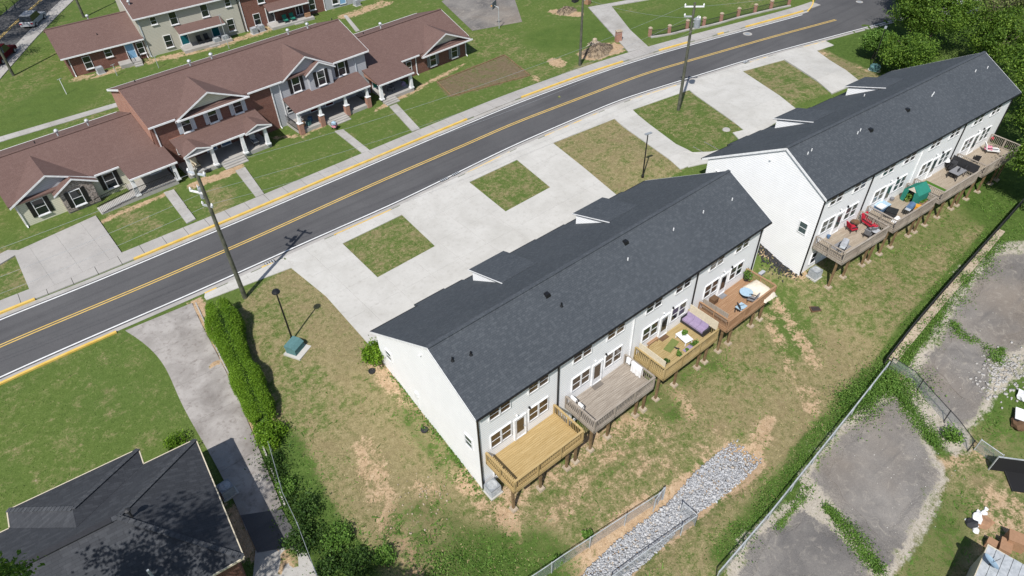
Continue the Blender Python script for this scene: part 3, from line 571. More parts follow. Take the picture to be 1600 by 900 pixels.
def door(parent, loc, rz, w, h, leaf, glass=None, frame='trim'):
    o = shared(('df', w, h, frame), 'door', lambda: frame_mb(w+.2, h+.1, .1, .09, False), MT[frame], parent, loc, rz)
    shared(('dl', w, h, leaf), 'door_leaf', lambda: MB().box(-w/2, w/2, -.05, -.004, .101, h), MT[leaf], o)
    shared(('dk',), 'handle', lambda: MB().lathe([(.03,0),(.045,.02),(.02,.06)], 8), MT['galv'], o, (w*.36, -.10, 1.0))
    if glass: shared(('dg', w, h, glass), 'pane', lambda: MB().box(-w*.36, w*.36, -.062, -.052, .3*h, h*.93), MT[glass], o)
    return o
def downspout(parent, x, y, z0, z1, m='black', out=-1, kick=.25):
    mb = MB().box(x-.05, x+.05, y-.09, y-.005, z0+.15, z1); mb.beam((x, y-.045, z0+.18), (x, y-.05-kick, z0+.04), .09, .08); return mb.build('downspout', MT[m], parent)

def deck_on(name, label, loc, rz, w, d, wood, rail, floor_h, hgt_at, group, legs, screens=(), solid=False):
    """deck: x 0..w, y 0 (outer edge) .. d (house wall), z = 0 is the floor; hgt_at(x, y) gives the ground below in local z"""
    t_ = thing(name, label, 'deck', loc, rz, group); W = MT[wood]; RW = MT[rail]
    nb = int(d / .145); bw = d / nb
    for k in range(nb):
        shared(('board', wood, round(w,2), round(bw,4)), 'board', lambda: MB().box(.04, w-.04, .006, bw-.006, -.04, 0), W, t_, (0, k*bw, 0))
    MB().box(0, w, 0, .04, -.30, -.042).box(0, .04, .041, d, -.30, -.042).box(w-.04, w, .041, d, -.30, -.042).build('rim_joist', RW, t_)
    j = MB()
    for k in range(1, int(w/.6)): j.box(k*.6-.02, k*.6+.02, .05, d-.02, -.26, -.043)
    stuff(j.build('joists', MT['post_wood'], t_)); MB().box(.1, w-.1, .43, .57, -.50, -.265).build('beam', MT['post_wood'], t_)
    for k, x in enumerate(legs):
        y = .5; g = hgt_at(x, y)
        MB().box(x-.08, x+.08, y-.08, y+.08, g, -.50).build('support_post', MT['post_wood'], t_)
        MB().taper(x-.26, x+.26, y-.30, y+.26, g-.2, g+.13, .05).build('footing', MT['rubble'], t_)
    H = .95
    for x, y in [(0.05,.05), (w-.05,.05), (0.05,d-.06), (w-.05,d-.06), (w/3,.05), (2*w/3,.05), (.05,d/2), (w-.05,d/2)]:
        MB().box(x-.05, x+.05, y-.05, y+.05, -.28, H+.02).build('rail_post', RW, t_)
    def rail_side(p, q, nm):
        p = Vector((*p, 0)); q = Vector((*q, 0)); L_ = (q-p).length; dd = (q-p)/L_
        MB().beam(p + Vector((0,0,H+.04)), q + Vector((0,0,H+.04)), .15, .04).build('top_rail', RW, t_); MB().beam(p + Vector((0,0,.09)), q + Vector((0,0,.09)), .06, .07).build('bottom_rail', RW, t_)
        b = MB(); m_ = int(L_ / (.155 if not solid else .115))
        for k in range(1, m_):
            c_ = p + dd*(L_*k/m_); b.box(c_.x-.017, c_.x+.017, c_.y-.017, c_.y+.017, -.10, H+.015)
        stuff(b.build('balusters', RW, t_))
    rail_side((.05,.05), (w-.05,.05), 'f'); rail_side((.05,.12), (.05,d-.1), 'l'); rail_side((w-.05,.12), (w-.05,d-.1), 'r')
    for side, mt, h0, h1, y0, y1 in screens:
        x = -.035 if side == 'L' else w+.035; sx = .02
        xx = .12 if side == 'L' else w-.12
        MB().box(xx-sx, xx+sx, y0, y1, h0, h1).build('privacy_screen', MT[mt], t_)
    return t_

def townhouse(name, label, loc, rz, pitch, Lw, glass_sets, strips_, dormers, vents, base=-3.3, group=None):
    t_ = thing(name, label, 'townhouse', loc, rz, group); o_ = .14; oR = .42
    prof = [(0,base), (0,5.12), (4.4,7.52), (11.9,2.88), (11.9,base)]
    MB().extrude([(0, y, z) for y, z in prof], (Lw, 0, 0)).build('wall', MT['siding_white'], t_)
    kb, kf = (7.65-5.19)/4.57, (7.65-2.7)/8.14
    fz = lambda y: 7.65 - kf*(y - 4.4)
    roof = MB().slab([(-o_, -.24, 5.16), (Lw+oR, -.24, 5.16), (Lw+oR, 4.4, 7.65), (-o_, 4.4, 7.65)], .14).build('roof', MT['roof_dark'], t_)
    for k, (x0, x1, e) in enumerate(strips_):
        y = 12.5 + e; MB().slab([(x0, 4.405, fz(4.405)), (x1, 4.405, fz(4.405)), (x1, y, fz(y)), (x0, y, fz(y))], .14).build('front_roof', MT['roof_dark'], t_)
        MB().box(x0+.01, x1-.01, y+.005, y+.12, fz(y)-.17, fz(y)-.05).build('gutter', MT['black'], t_)
        if e > .1: MB().box(x0+.35, x1-.35, 11.905, 12.0+e-.1, -.6, fz(12.0+e)-.18).build('garage_bay', MT['siding_white'], t_)
    MB().beam((-o_+.01, 4.4, 7.675), (Lw+oR-.01, 4.4, 7.675), .26, .05).build('ridge_cap', MT['roof_dark'], t_)
    MB().box(-o_, Lw+oR, -.32, -.245, 5.01, 5.11).build('gutter', MT['black'], t_)
    MB().box(.02, Lw-.02, -.235, -.005, 4.99, 5.03).build('soffit', MT['trim'], t_)
    # rake boards
    for x, s in ((-o_-.03, 1), (Lw+oR+.002, 1)):
        for (ya, za, yb, zb) in ((-.24, 5.16, 4.39, 7.65), (4.41, 7.645, 12.5 + (strips_[0][2] if x < 1 else strips_[-1][2]), fz(12.5 + (strips_[0][2] if x < 1 else strips_[-1][2])))):
            MB().extrude([(x, ya, za-.20), (x, yb, zb-.20), (x, yb, zb+.005), (x, ya, za+.005)], (.028, 0, 0)).build('rake_board', MT['trim'], t_)
    if True:
        pass
    for x0, x1 in dormers:
        d = MB().slab([(x0-.12, 11.75, 4.32), (x1, 11.75, 4.32), (x1, 7.75, fz(7.75)+.03), (x0-.12, 7.75, fz(7.75)+.03)], .10).build('dormer_roof', MT['roof_dark'], t_)
        k = 0
        cheek = [(x0, 11.4, fz(11.4)-.1), (x0, 11.4, 4.24), (x0, 8.0, fz(8.0)-.05), (x0, 8.2, fz(8.2)-.1)]
        MB().extrude(cheek, (x1-x0-.3, 0, 0)).build('dormer_wall', MT['siding_white'], t_)
        MB().extrude([(x0-.15, 11.76, 4.26), (x0-.15, 11.76, 4.34), (x0-.15, 7.6, fz(7.6)+.06), (x0-.15, 7.6, fz(7.6)-.02)], (.028, 0, 0)).build('dormer_rake', MT['trim'], t_)
    for u in range(4):
        x = u*pitch
        for cx, gset in ((1.78, 0), (4.95, 1)):
            for s in (-1, 1):
                window(t_, (x+cx+s*.435, 0, 1.0), 0, .86, 1.38, glass_sets[u][0]); window(t_, (x+cx+s*.435, 0, 3.86), 0, .86, 1.0, glass_sets[u][1])
        door(t_, (x+3.38, 0, .10), 0, .82, 2.08, 'trim', glass_sets[u][0])
        lm = MB().box(-.04,.04,-.10,-.003,0,.16).lathe([(.04,-.10),(.06,-.08),(.03,.05)], 8, (0,-.12,.1)).build('wall_lamp', MT['black'], t_, (x+4.15, 0, 2.5))
        MB().lathe([(.01,0),(.08,.0),(.08,.03),(.04,.08),(.01,.09)], 10).build('dish_light', MT['trim'], t_, (x+3.05, -.12, 2.75))
        window(t_, (x+1.4, 0, -2.35), 0, .8, 1.3, 'glass'); door(t_, (x+3.4, 0, -2.6), 0, .85, 2.05, 'trim', 'glass')
    downspout(t_, .06, -.005, -2.95, 5.02); downspout(t_, 6.68, -.005, -2.95, 5.02); downspout(t_, pitch*2+6.55, -.005, -2.95, 5.02); downspout(t_, Lw-.35, -.005, -2.95, 5.02)
    downspout(t_, pitch*2-.25, -.005, -2.95, 4.6, 'trim')
    for y, z, w, h in ((10.45, 1.3, .75, .95), (1.0, 1.0, .8, 1.15)):
        window(t_, (0, y, z), -math.pi/2, w, h, 'glass_green')
    MB().box(-.12, -.003, 7.0, 7.3, .2, .75).box(-.10, -.004, 7.1, 7.15, -.9, .2).build('meter_box', MT['trim'], t_); MB().lathe([(.005,0),(.09,0),(.09,.08),(.02,.1)], 8, (-.1, 5.6, 5.9)).build('gable_lamp', MT['trim'], t_)
    for x, y, kind in vents:
        z = 5.19 + kb*(y+.17) if y < 4.4 else fz(y)
        if kind == 'w': MB().tube((x,y,z-.05), (x,y,z+.22), .045, .045, 8).build('vent_pipe', MT['trim'], t_)
        elif kind == 'b': MB().tube((x,y,z-.05), (x,y,z+.30), .05, .05, 8).lathe([(.14,-.02),(.06,.1)], 8, (x,y,z)).build('vent_pipe', MT['black'], t_)
        else: MB().taper(x-.2, x+.2, y-.2, y+.2, z-.1, z+.16, .05).build('roof_vent', MT['black'], t_)
    return t_

TH1 = (13.5, 20.95, 0.0); R1 = RAD(.3); P1 = 7.05; LW1 = 28.85
TH2 = (47.3, 19.30, 1.0); R2 = RAD(-4.4); P2 = 7.2; LW2 = 29.6
B_, G_ = 'glass_brown', 'glass_green'
strips1 = [(-.14,4.0,0.0), (4.0,6.8,.55), (6.8,8.4,.3), (8.4,11.7,.0), (11.7,16.1,.40), (16.1,19.2,.2), (19.2,22.6,.0), (22.6,26.6,.45), (26.6,29.27,.15)]
townhouse('townhouse_row', 'white townhouse row with charcoal roof in the middle, new yellow deck at its corner', TH1, R1, P1, LW1, [(B_, B_), (B_, B_), ('glass', 'glass'), ('glass', 'glass')],
          strips1, [(8.4,11.7), (19.2,22.6)],
          [(.75,3.1,'b'), (1.95,2.85,'b'), (8.8,3.5,'v'), (9.2,2.5,'b'), (16.6,3.8,'v'), (15.8,2.75,'w'), (20.8,2.85,'w'), (24.2,2.8,'w'), (27.4,2.5,'w')], group='white townhouse rows')
townhouse('townhouse_row', 'white four-unit townhouse row with charcoal roof farther right, weathered grey decks behind', TH2, R2, P2, LW2, [(G_, 'glass')]*4,
          [(a*1.02, b*1.02 + (.2 if k == 8 else 0), e) for k, (a, b, e) in enumerate(strips1)], [(8.5,11.9), (19.6,23.0)],
          [(1.3,3.3,'w'), (1.9,3.4,'w'), (7.6,3.0,'w'), (8.1,3.1,'w'), (9.2,2.8,'v'), (14.8,2.9,'v'), (18.8,3.0,'w'), (19.2,3.1,'w'), (26.5,3.2,'w'), (28.4,3.0,'w'), (17.2,8.3,'w')], group='white townhouse rows')
def local(o, rz, x, y):
    c_, s_ = math.cos(rz), math.sin(rz); return (o[0] + c_*x - s_*y, o[1] + s_*x + c_*y)
def deck_at(o, rz, x, w, dz, wood, rail, label, legs, screens=(), solid=False, d=2.9):
    q = local(o, rz, x, -d - .02); z0 = o[2] + dz
    def hg(lx, ly):
        p = local(q, rz, lx, ly); return float(zt(*p)) - z0
    return deck_on('wooden_deck', label, (q[0], q[1], z0), rz, w, d, wood, rail, 0, hg, 'decks behind the townhouses', legs, screens, solid)
D = {}
D[0] = deck_at(TH1, R1, .45, 5.95, .08, 'wood_new', 'wood_new', 'new yellow pine deck, empty, at the near corner of the white townhouse', (.25,2.6,5.0,5.8))
D[1] = deck_at(TH1, R1, 7.40, 5.95, .08, 'wood_grey', 'wood_grey', 'weathered grey deck with white cloths hung over its side rails', (.3,2.0,4.9,5.75))
D[2] = deck_at(TH1, R1, 14.35, 6.1, .08, 'wood_olive', 'wood_olive', 'olive wood deck with beige end screens and a purple sofa', (.2,2.3,5.0,5.9), [('L','beige',.80,1.6,.15,2.6), ('R','beige',.80,1.65,.15,2.75)])
D[3] = deck_at(TH1, R1, 21.65, 6.1, .08, 'wood_cedar', 'wood_cedar', 'stained cedar deck with a big cream cloth beside the gap between townhouses', (.3,1.6,4.6,5.8), [('L','wood_grey',.6,1.45,.3,2.6)], True)
D[4] = deck_at(TH2, R2, .55, 6.1, .10, 'wood_tan', 'wood_grey', 'grey deck with red cushioned chairs at the corner of the right townhouse', (.25,2.2,4.9,5.8))
D[5] = deck_at(TH2, R2, 7.75, 6.1, .10, 'wood_tan', 'wood_grey', 'grey deck carrying a green greenhouse tent', (.3,2.0,4.8,5.8))
D[6] = deck_at(TH2, R2, 14.95, 6.1, .10, 'wood_tan', 'wood_grey', 'grey deck with a black dining set and a dark end screen', (.3,2.4,4.8,5.8), [('R','dark',.5,1.4,.2,2.7)])
D[7] = deck_at(TH2, R2, 22.2, 6.3, .10, 'wood_tan', 'wood_grey', 'grey deck farthest right, nearest the green trees', (.3,2.4,4.8,6.0))

# ================================================================ BRICK APARTMENT ROW ACROSS THE ROAD
def gable_wall(mb, x0, x1, y0, y1, zb, ze, zr):
    pass
def ridge_roof(parent, x0, x1, yf, yb, ze, zr, m, name='roof', t_=.16):
    ym = (yf + yb)/2
    a = MB().slab([(x0,yf,ze), (x1,yf,ze), (x1,ym,zr), (x0,ym,zr)], t_); a.slab([(x0,ym+.002,zr), (x1,ym+.002,zr), (x1,yb,ze), (x0,yb,ze)], t_); r = a.build(name, m, parent)
    MB().beam((x0+.02, ym, zr+.02), (x1-.02, ym, zr+.02), .28, .05).build('ridge_cap', m, r); return r
def cross_gable(parent, u, hw, yf, ze, zp, m, slope_main, wallmat='siding_grey', depth=.35, back_y=None, t_=.12, trim='trim', vent=True):
    """gable over the eave: apex at (u, yf), ridge runs back level until it meets the main slope"""
    run = (zp - ze) / slope_main + .15
    for s in (-1, 1):
        MB().slab([(u, yf-depth, zp), (u, yf+run, zp), (u+s*hw, yf, ze), (u+s*hw, yf-depth, ze)], t_).build('gable_roof', m, parent)
        MB().extrude([(u, yf-depth-.03, zp-.16), (u, yf-depth-.03, zp+.01), (u+s*(hw+.05), yf-depth-.03, ze-.02), (u+s*(hw+.05), yf-depth-.03, ze-.2)], (0, .028, 0)).build('gable_trim', MT[trim], parent)
    MB().extrude([(u-hw+.1, yf+.02, ze-.12), (u+hw-.1, yf+.02, ze-.12), (u, yf+.02, zp-.14)], (0, .5, 0)).build('gable_wall', MT[wallmat], parent)
def fascia(parent, x0, x1, y, z, m='trim', h=.17, s=-1):
    return MB().box(x0, x1, min(y, y+s*.10), max(y, y+s*.10), z-h, z-.01).build('gutter', MT[m], parent)
def shutters(parent, u, z, w, h, m, y=0):
    for s in (-1, 1): shared(('sh', w, h, m), 'shutter', lambda: MB().box(-.19,.19,-.05,-.003,0,h).box(-.15,.15,-.06,-.05,.06,h*.48).box(-.15,.15,-.06,-.05,h*.52,h-.06), MT[m], parent, (u + s*(w/2 + .22), y, z))
def column(parent, x, y, z0, z1, brick=False):
    if brick:
        MB().box(x-.26, x+.26, y-.26, y+.26, z0-.35, z0+.95).build('pedestal', MT['brick_light'], parent); MB().box(x-.3, x+.3, y-.3, y+.3, z0+.95, z0+1.02).taper(x-.16, x+.16, y-.16, y+.16, z0+1.02, z1, .05).build('column', MT['trim'], parent)
    else: MB().taper(x-.19, x+.19, y-.19, y+.19, z0, z1, .04).box(x-.25, x+.25, y-.25, y+.25, z0, z0+.16).box(x-.22, x+.22, y-.22, y+.22, z1-.12, z1).build('column', MT['trim'], parent)
def steps(parent, x0, x1, y, z, n=3):
    for k in range(n): MB().box(x0, x1, y-.32*(k+1), y-.32*k+.05, -.2, z*(1-(k+1)/(n+.6))).build('step', MT['conc_old'], parent)

RB = MT['roof_brown']; A0 = (0.0, 69.3, 0.0); RA = RAD(3.0)
apt = thing('apartment_row', 'long red brick and siding apartment row with brown roofs and porches facing the road', 'apartment building', A0, RA, 'brown roofed apartment rows')
sl = (7.3-5.28)/5.75
# walls
MB().extrude([(-3.3,0,-.3), (10.25,0,-.3), (10.25,0,2.66), (-3.3,0,2.66)], (0, .3, 0)).build('wall', MT['siding_cream'], apt)
MB().extrude([(-3.3,.301,-.3), (-3.3,10.9,-.3), (-3.3,10.9,2.65), (-3.3,5.5,4.5), (-3.3,.301,2.65)], (13.5,0,0)).build('wall', MT['brick'], apt)
MB().extrude([(10.3,0,-.3), (10.3,11,-.3), (10.3,11,5.2), (10.3,5.5,7.15), (10.3,0,5.2)], (12.9,0,0)).build('wall', MT['brick'], apt)
MB().extrude([(10.22,1.2,2.0), (10.22,10.9,2.0), (10.22,10.9,5.15), (10.22,5.5,7.05), (10.22,.2,5.2)], (.07,0,0)).build('wall', MT['brick_light'], apt)
MB().extrude([(23.205,.0,-.3), (23.205,11,-.3), (23.205,11,5.2), (23.205,5.5,7.15), (23.205,0,5.2)], (12.1,0,0)).build('wall', MT['siding_grey'], apt)
MB().extrude([(35.31,.0,-.3), (35.31,10.6,-.3), (35.31,10.6,2.6), (35.31,5.3,4.45), (35.31,0,2.6)], (15.1,0,0)).build('wall', MT['brick'], apt)
# roofs
ridge_roof(apt, 10.0, 35.75, -.32, 11.35, 5.28, 7.3, RB); ridge_roof(apt, -3.75, 10.2, -.32, 11.3, 2.66, 4.66, RB); ridge_roof(apt, 35.4, 50.75, -.32, 10.95, 2.6, 4.58, RB)
fascia(apt, 10.0, 12.7, -.325, 5.27); fascia(apt, 20.5, 24.5, -.325, 5.27); fascia(apt, 31.0, 35.75, -.325, 5.27); fascia(apt, 12.7, 20.5, -.68, 5.12)
fascia(apt, 10.0, 35.75, 11.355, 5.27, s=1); fascia(apt, -3.75, 10.0, 11.305, 2.66, s=1); fascia(apt, 36.0, 50.75, 10.955, 2.6, s=1); fascia(apt, 3.8, 6.3, -.325, 2.66); fascia(apt, 39.6, 42.7, -.325, 2.6)
for x0, ya, za, yb, zb, m in ((9.97,-.32,5.28,5.5,7.3,'brick_light'), (9.97,5.52,7.3,11.35,5.28,'trim'), (35.76,-.32,5.28,5.5,7.3,'trim'), (50.76,-.32,2.6,5.3,4.58,'trim')):
    MB().extrude([(x0,ya,za-.2), (x0,yb,zb-.2), (x0,yb,zb+.01), (x0,ya,za+.01)], (.028,0,0)).build('rake_board', MT[m], apt)
# cross gables
cross_gable(apt, .1, 3.75, 0, 2.50, 4.33, RB, sl); cross_gable(apt, 16.5, 3.9, 0, 5.10, 6.92, RB, sl, 'siding_cream', .62)
MB().slab([(12.6,-.70,5.02), (20.4,-.70,5.02), (20.4,.0,5.30), (12.6,.0,5.30)], .08).build('pent_roof', RB, apt)
cross_gable(apt, 27.8, 3.2, 0, 5.18, 7.02, RB, sl); cross_gable(apt, 46.9, 4.0, 0, 2.30, 4.12, RB, sl, 'siding_cream', .60)
MB().slab([(42.9,-.70,2.28), (50.9,-.70,2.28), (50.9,.0,2.55), (42.9,.0,2.55)], .08).build('pent_roof', RB, apt); fascia(apt, 42.9, 51.0, -.705, 2.30)
# nested stone gable (left) and nested siding gable (middle)
MB().extrude([(.35,-.62,-.3), (3.35,-.62,-.3), (3.35,-.62,2.35), (1.85,-.62,3.25), (.35,-.62,2.35)], (0,.61,0)).build('stone_bay', MT['stone'], apt)
for s in (-1, 1):
    MB().slab([(1.85,-.95,3.45), (1.85,1.0,3.45), (1.85+s*1.95,1.0,2.38), (1.85+s*1.95,-.95,2.38)], .1).build('gable_roof', RB, apt)
    MB().extrude([(1.85,-.98,3.3), (1.85,-.98,3.47), (1.85+s*2.0,-.98,2.37), (1.85+s*2.0,-.98,2.2)], (0,.028,0)).build('gable_trim', MT['trim'], apt)
# each stone of the veneer
sr = random.Random(5)
zz = 0.15
while zz < 3.0:
    hh = sr.uniform(.12, .2); xx = .36 + max(0, (zz-2.25))*1.66; xe = 3.34 - max(0, (zz-2.25))*1.66
    while xx < xe - .1:
        ww = min(sr.uniform(.25, .55), xe - xx)
        if not (0.95 < xx + ww/2 < 2.45 and .45 < zz < 2.3): MB().taper(xx+.01, xx+ww-.01, -.66-sr.uniform(.0,.05), -.60, zz+.01, zz+hh-.01, .004).build('stone', MT['stone'], apt)
        xx += ww
    zz += hh
MB().extrude([(27.6,-.5,2.9), (30.5,-.5,2.9), (30.5,-.5,5.05), (29.05,-.5,5.95), (27.6,-.5,5.05)], (0,.49,0)).build('siding_bay', MT['siding_grey'], apt)
for s in (-1, 1):
    MB().slab([(29.05,-.78,6.15), (29.05,1.2,6.15), (29.05+s*1.85,1.2,5.08), (29.05+s*1.85,-.78,5.08)], .1).build('gable_roof', RB, apt)
    MB().extrude([(29.05,-.81,6.0), (29.05,-.81,6.17), (29.05+s*1.9,-.81,5.07), (29.05+s*1.9,-.81,4.9)], (0,.028,0)).build('gable_trim', MT['trim'], apt)
# windows
for u, z, y, sh in ((-1.45,.62,-.004,'black'), (1.62,.52,-.67,'black'), (4.93,.62,-.004,'black')): window(apt, (u,y,z), 0, 1.02, 1.65, 'glass', sill=True); shutters(apt, u, z, 1.02, 1.65, sh, y)
for u in (13.62, 16.42, 19.22): window(apt, (u,-.004,3.36), 0, .98, 1.58, 'glass', sill=True); shutters(apt, u, 3.36, .98, 1.58, 'trim_grey', -.004)
for u, y in ((26.22,-.004), (29.1,-.51), (32.05,-.004)): window(apt, (u,y,3.36), 0, .98, 1.7, 'glass', sill=True); shutters(apt, u, 3.36, .98, 1.7, 'black', y)
for u in (44.93, 48.42): window(apt, (u,-.004,.38), 0, 1.02, 1.65, 'glass', sill=True); shutters(apt, u, .38, 1.02, 1.65, 'grey', -.004)
window(apt, (41.2,-.004,.5), 0, .8, 1.6, 'glass')
for x, z0, z1, m in ((10.55,0,5.1,'trim'), (23.2,0,5.1,'trim'), (24.2,0,5.1,'trim'), (33.9,0,5.1,'trim_grey'), (42.3,0,2.4,'trim'), (50.3,0,2.3,'trim'), (-3.2,0,2.4,'trim')): downspout(apt, x, -.005, z0, z1, m, kick=.3)
# porches
def porch(x0, x1, z, yo=-3.05): MB().box(x0, x1, yo+.05, -.005, -.25, z).build('porch_floor', MT['conc_old'], apt)
porch(6.0, 10.2, .38); porch(11.4, 20.5, .42); porch(24.0, 33.2, .38); porch(35.5, 39.4, .36, -3.35)
# A porch: main slope runs on over it
MB().slab([(6.1,-3.05,2.40), (10.75,-3.05,2.40), (10.75,.6,2.97), (6.1,.6,2.97)], .12).build('porch_roof', RB, apt); fascia(apt, 6.1, 10.75, -3.06, 2.40)
column(apt, 6.3, -2.8, .38, 2.28); column(apt, 10.3, -2.8, .38, 2.28)
window(apt, (7.3,-.004,1.2), 0, 1.3, .8, 'glass'); door(apt, (9.1,-.004,.38), 0, .95, 2.05, 'tealdoor')
# B porch with two pediments
MB().slab([(11.5,-3.1,2.68), (20.9,-3.1,2.68), (20.9,-.01,3.22), (11.5,-.01,3.22)], .12).build('porch_roof', RB, apt); fascia(apt, 14.2, 18.2, -3.11, 2.68)
MB().box(11.5, 20.9, -.06, -.006, 3.2, 3.27).build('flashing', MT['brick_light'], apt)
for u in (12.9, 19.5):
    for s in (-1, 1):
        MB().slab([(u,-3.35,3.18), (u,-.9,3.18), (u+s*1.45,-1.8,2.72), (u+s*1.45,-3.35,2.66)], .09).build('pediment_roof', RB, apt); MB().extrude([(u,-3.39,3.04), (u,-3.39,3.19), (u+s*1.5,-3.39,2.66), (u+s*1.5,-3.39,2.52)], (0,.03,0)).build('gable_trim', MT['trim'], apt)
    MB().extrude([(u-1.35,-3.32,2.56), (u+1.35,-3.32,2.56), (u,-3.32,3.04)], (0,.1,0)).build('pediment', MT['grey'], apt); MB().box(u-1.5, u+1.5, -3.40, -3.27, 2.44, 2.55).build('gutter', MT['trim'], apt)
for x in (11.75, 14.3, 17.6, 20.2): column(apt, x, -3.0, .42, 2.56)
for u in (12.6, 19.4): window(apt, (u,-.004,1.35), 0, 1.6, .75, 'glass')
door(apt, (15.2,-.004,.42), 0, .95, 2.05, 'blue'); door(apt, (16.8,-.004,.42), 0, .95, 2.05, 'blue'); steps(apt, 14.8, 17.3, -3.0, .42)
# C porch with brick pedestals
MB().slab([(24.0,-3.15,2.66), (33.6,-3.15,2.66), (34.0,-.01,3.18), (24.2,-.01,3.18)], .12).build('porch_roof', RB, apt); fascia(apt, 24.0, 33.6, -3.16, 2.66)
for x in (24.25, 26.9, 30.2, 33.1): column(apt, x, -2.95, .36, 2.52, True)
for u in (25.2, 32.0): window(apt, (u,-.004,1.3), 0, 1.6, .8, 'glass')
door(apt, (27.6,-.004,.38), 0, .95, 2.05, 'maroon'); door(apt, (29.6,-.004,.38), 0, .95, 2.05, 'maroon'); steps(apt, 27.4, 30.0, -3.0, .38)
# D porch
MB().slab([(34.6,-3.4,2.36), (39.6,-3.4,2.36), (39.6,2.6,3.62), (35.6,2.6,3.62), (35.6,.0,3.08), (34.6,.0,3.08)], .12).build('porch_roof', RB, apt); fascia(apt, 34.6, 39.6, -3.41, 2.36)
MB().extrude([(34.72,-.1,2.95), (34.72,-3.3,2.3), (34.72,-3.3,2.15), (34.72,-.1,2.3)], (.1,0,0)).build('porch_gable', MT['brick_light'], apt)
column(apt, 34.9, -3.1, .36, 2.24); column(apt, 39.2, -3.1, .36, 2.24); door(apt, (36.2,-.004,.36), 0, .95, 2.0, 'green'); window(apt, (38.0,-.004,1.2), 0, 1.5, .8, 'glass'); steps(apt, 34.8, 36.6, -3.35, .36)
# ramp railing, roof vents
def railing(parent, p, q, h=.95, sp=.14, m='black'):
    p = Vector(p); q = Vector(q); L_ = (q-p).length; mb = MB(); mb.beam(p + Vector((0,0,h)), q + Vector((0,0,h)), .05, .05); mb.beam(p + Vector((0,0,.1)), q + Vector((0,0,.1)), .04, .04)
    n_ = int(L_/sp)
    for k in range(n_+1):
        c_ = p.lerp(q, k/n_); mb.box(c_.x-.012, c_.x+.012, c_.y-.012, c_.y+.012, c_.z, c_.z+h)
    return mb.build('railing', MT[m], parent)
MB().extrude([(2.6,-3.0,-.1), (6.0,-3.0,-.1), (6.0,-3.0,.38), (2.6,-3.0,.03)], (0,1.5,0)).build('ramp', MT['conc_old'], apt); railing(apt, (2.7,-3.0,.05), (6.0,-3.0,.38)); railing(apt, (6.1,-3.0,.38), (10.2,-3.0,.38)); railing(apt, (2.7,-1.55,.05), (5.9,-1.55,.38))
railing(apt, (24.0,-2.8,.38), (24.0,-.2,.38)); railing(apt, (33.2,-2.8,.38), (33.2,-.2,.38))
def turbine(parent, x, y, z): return MB().tube((x,y,z-.1), (x,y,z+.42), .09, .09, 8).lathe([(.1,.40),(.2,.46),(.22,.58),(.12,.70),(.02,.72)], 10, (x,y,z)).build('roof_vent', MT['galv'], parent)
for x, y, z in ((17.6,5.6,7.3), (20.0,5.6,7.3), (29.2,5.6,7.3), (31.7,5.6,7.3), (41.6,5.9,4.5), (3.3,6.3,4.45), (6.2,6.3,4.45)): turbine(apt, x, y, z)
for x, y, z in ((12.4,8.5,6.2), (39.8,7.3,3.8), (38.0,8.0,3.6), (1.2,7.0,4.1), (36.5,8.6,6.1)): MB().tube((x,y,z-.1), (x,y,z+.3), .06, .06, 6).build('vent_pipe', MT['dark'], apt)

# ---------------------------------------------------------------- second row, behind
B0 = (8.7, 100.9, 0.0); RBk = RAD(-2.6)
ap2 = thing('apartment_row', 'second apartment row at the top left with beige siding upper storey and teal doors', 'apartment building', B0, RBk, 'brown roofed apartment rows')
MB().extrude([(0,0,-.3), (0,10.5,-.3), (0,10.5,2.62), (0,5.2,4.5), (0,0,2.62)], (9.5,0,0)).build('wall', MT['brick'], ap2)
MB().extrude([(9.51,0,-.3), (9.51,10.8,-.3), (9.51,10.8,5.2), (9.51,5.4,7.1), (9.51,0,5.2)], (13.6,0,0)).build('wall', MT['siding_beige'], ap2)
MB().extrude([(23.12,0,-.3), (23.12,10.8,-.3), (23.12,10.8,5.2), (23.12,5.4,7.1), (23.12,0,5.2)], (12.4,0,0)).build('wall', MT['brick'], ap2)
MB().extrude([(35.53,0,-.3), (35.53,10.5,-.3), (35.53,10.5,2.6), (35.53,5.2,4.45), (35.53,0,2.6)], (15,0,0)).build('wall', MT['siding_grey'], ap2)
ridge_roof(ap2, -.55, 9.6, -.4, 10.9, 2.68, 4.66, RB); ridge_roof(ap2, 9.2, 36.0, -.4, 11.2, 5.26, 7.25, RB); ridge_roof(ap2, 35.6, 51, -.4, 10.9, 2.62, 4.6, RB)
fascia(ap2, -.55, 9.6, -.405, 2.67); fascia(ap2, 9.2, 36, -.405, 5.25); fascia(ap2, 36.05, 51, -.405, 2.61)
for x0, x1, ya, za, yb, zb in ((9.17,9.198,-.4,5.26,5.4,7.25), (9.17,9.198,5.42,7.25,11.2,5.26)): MB().extrude([(x0,ya,za-.2), (x0,yb,zb-.2), (x0,yb,zb+.01), (x0,ya,za+.01)], (.028,0,0)).build('rake_board', MT['trim'], ap2)
for u, z, w, h in ((2.25,.55,.95,1.6), (4.95,1.35,.9,1.1), (8.9,.7,.9,1.5), (11.6,3.9,.8,1.0), (14.1,3.3,1.0,1.65), (18.3,3.3,1.0,1.65), (21.6,3.9,.8,1.0), (12.5,.6,1.0,1.65), (21.2,.6,1.0,1.65), (25.0,.5,1.0,1.6), (33.5,.6,1.0,1.6), (26.2,3.3,1.0,1.6), (31.0,3.3,1.0,1.6), (37.2,.6,1.0,1.5)):
    window(ap2, (u,-.004,z), 0, w, h, 'glass', sill=True)
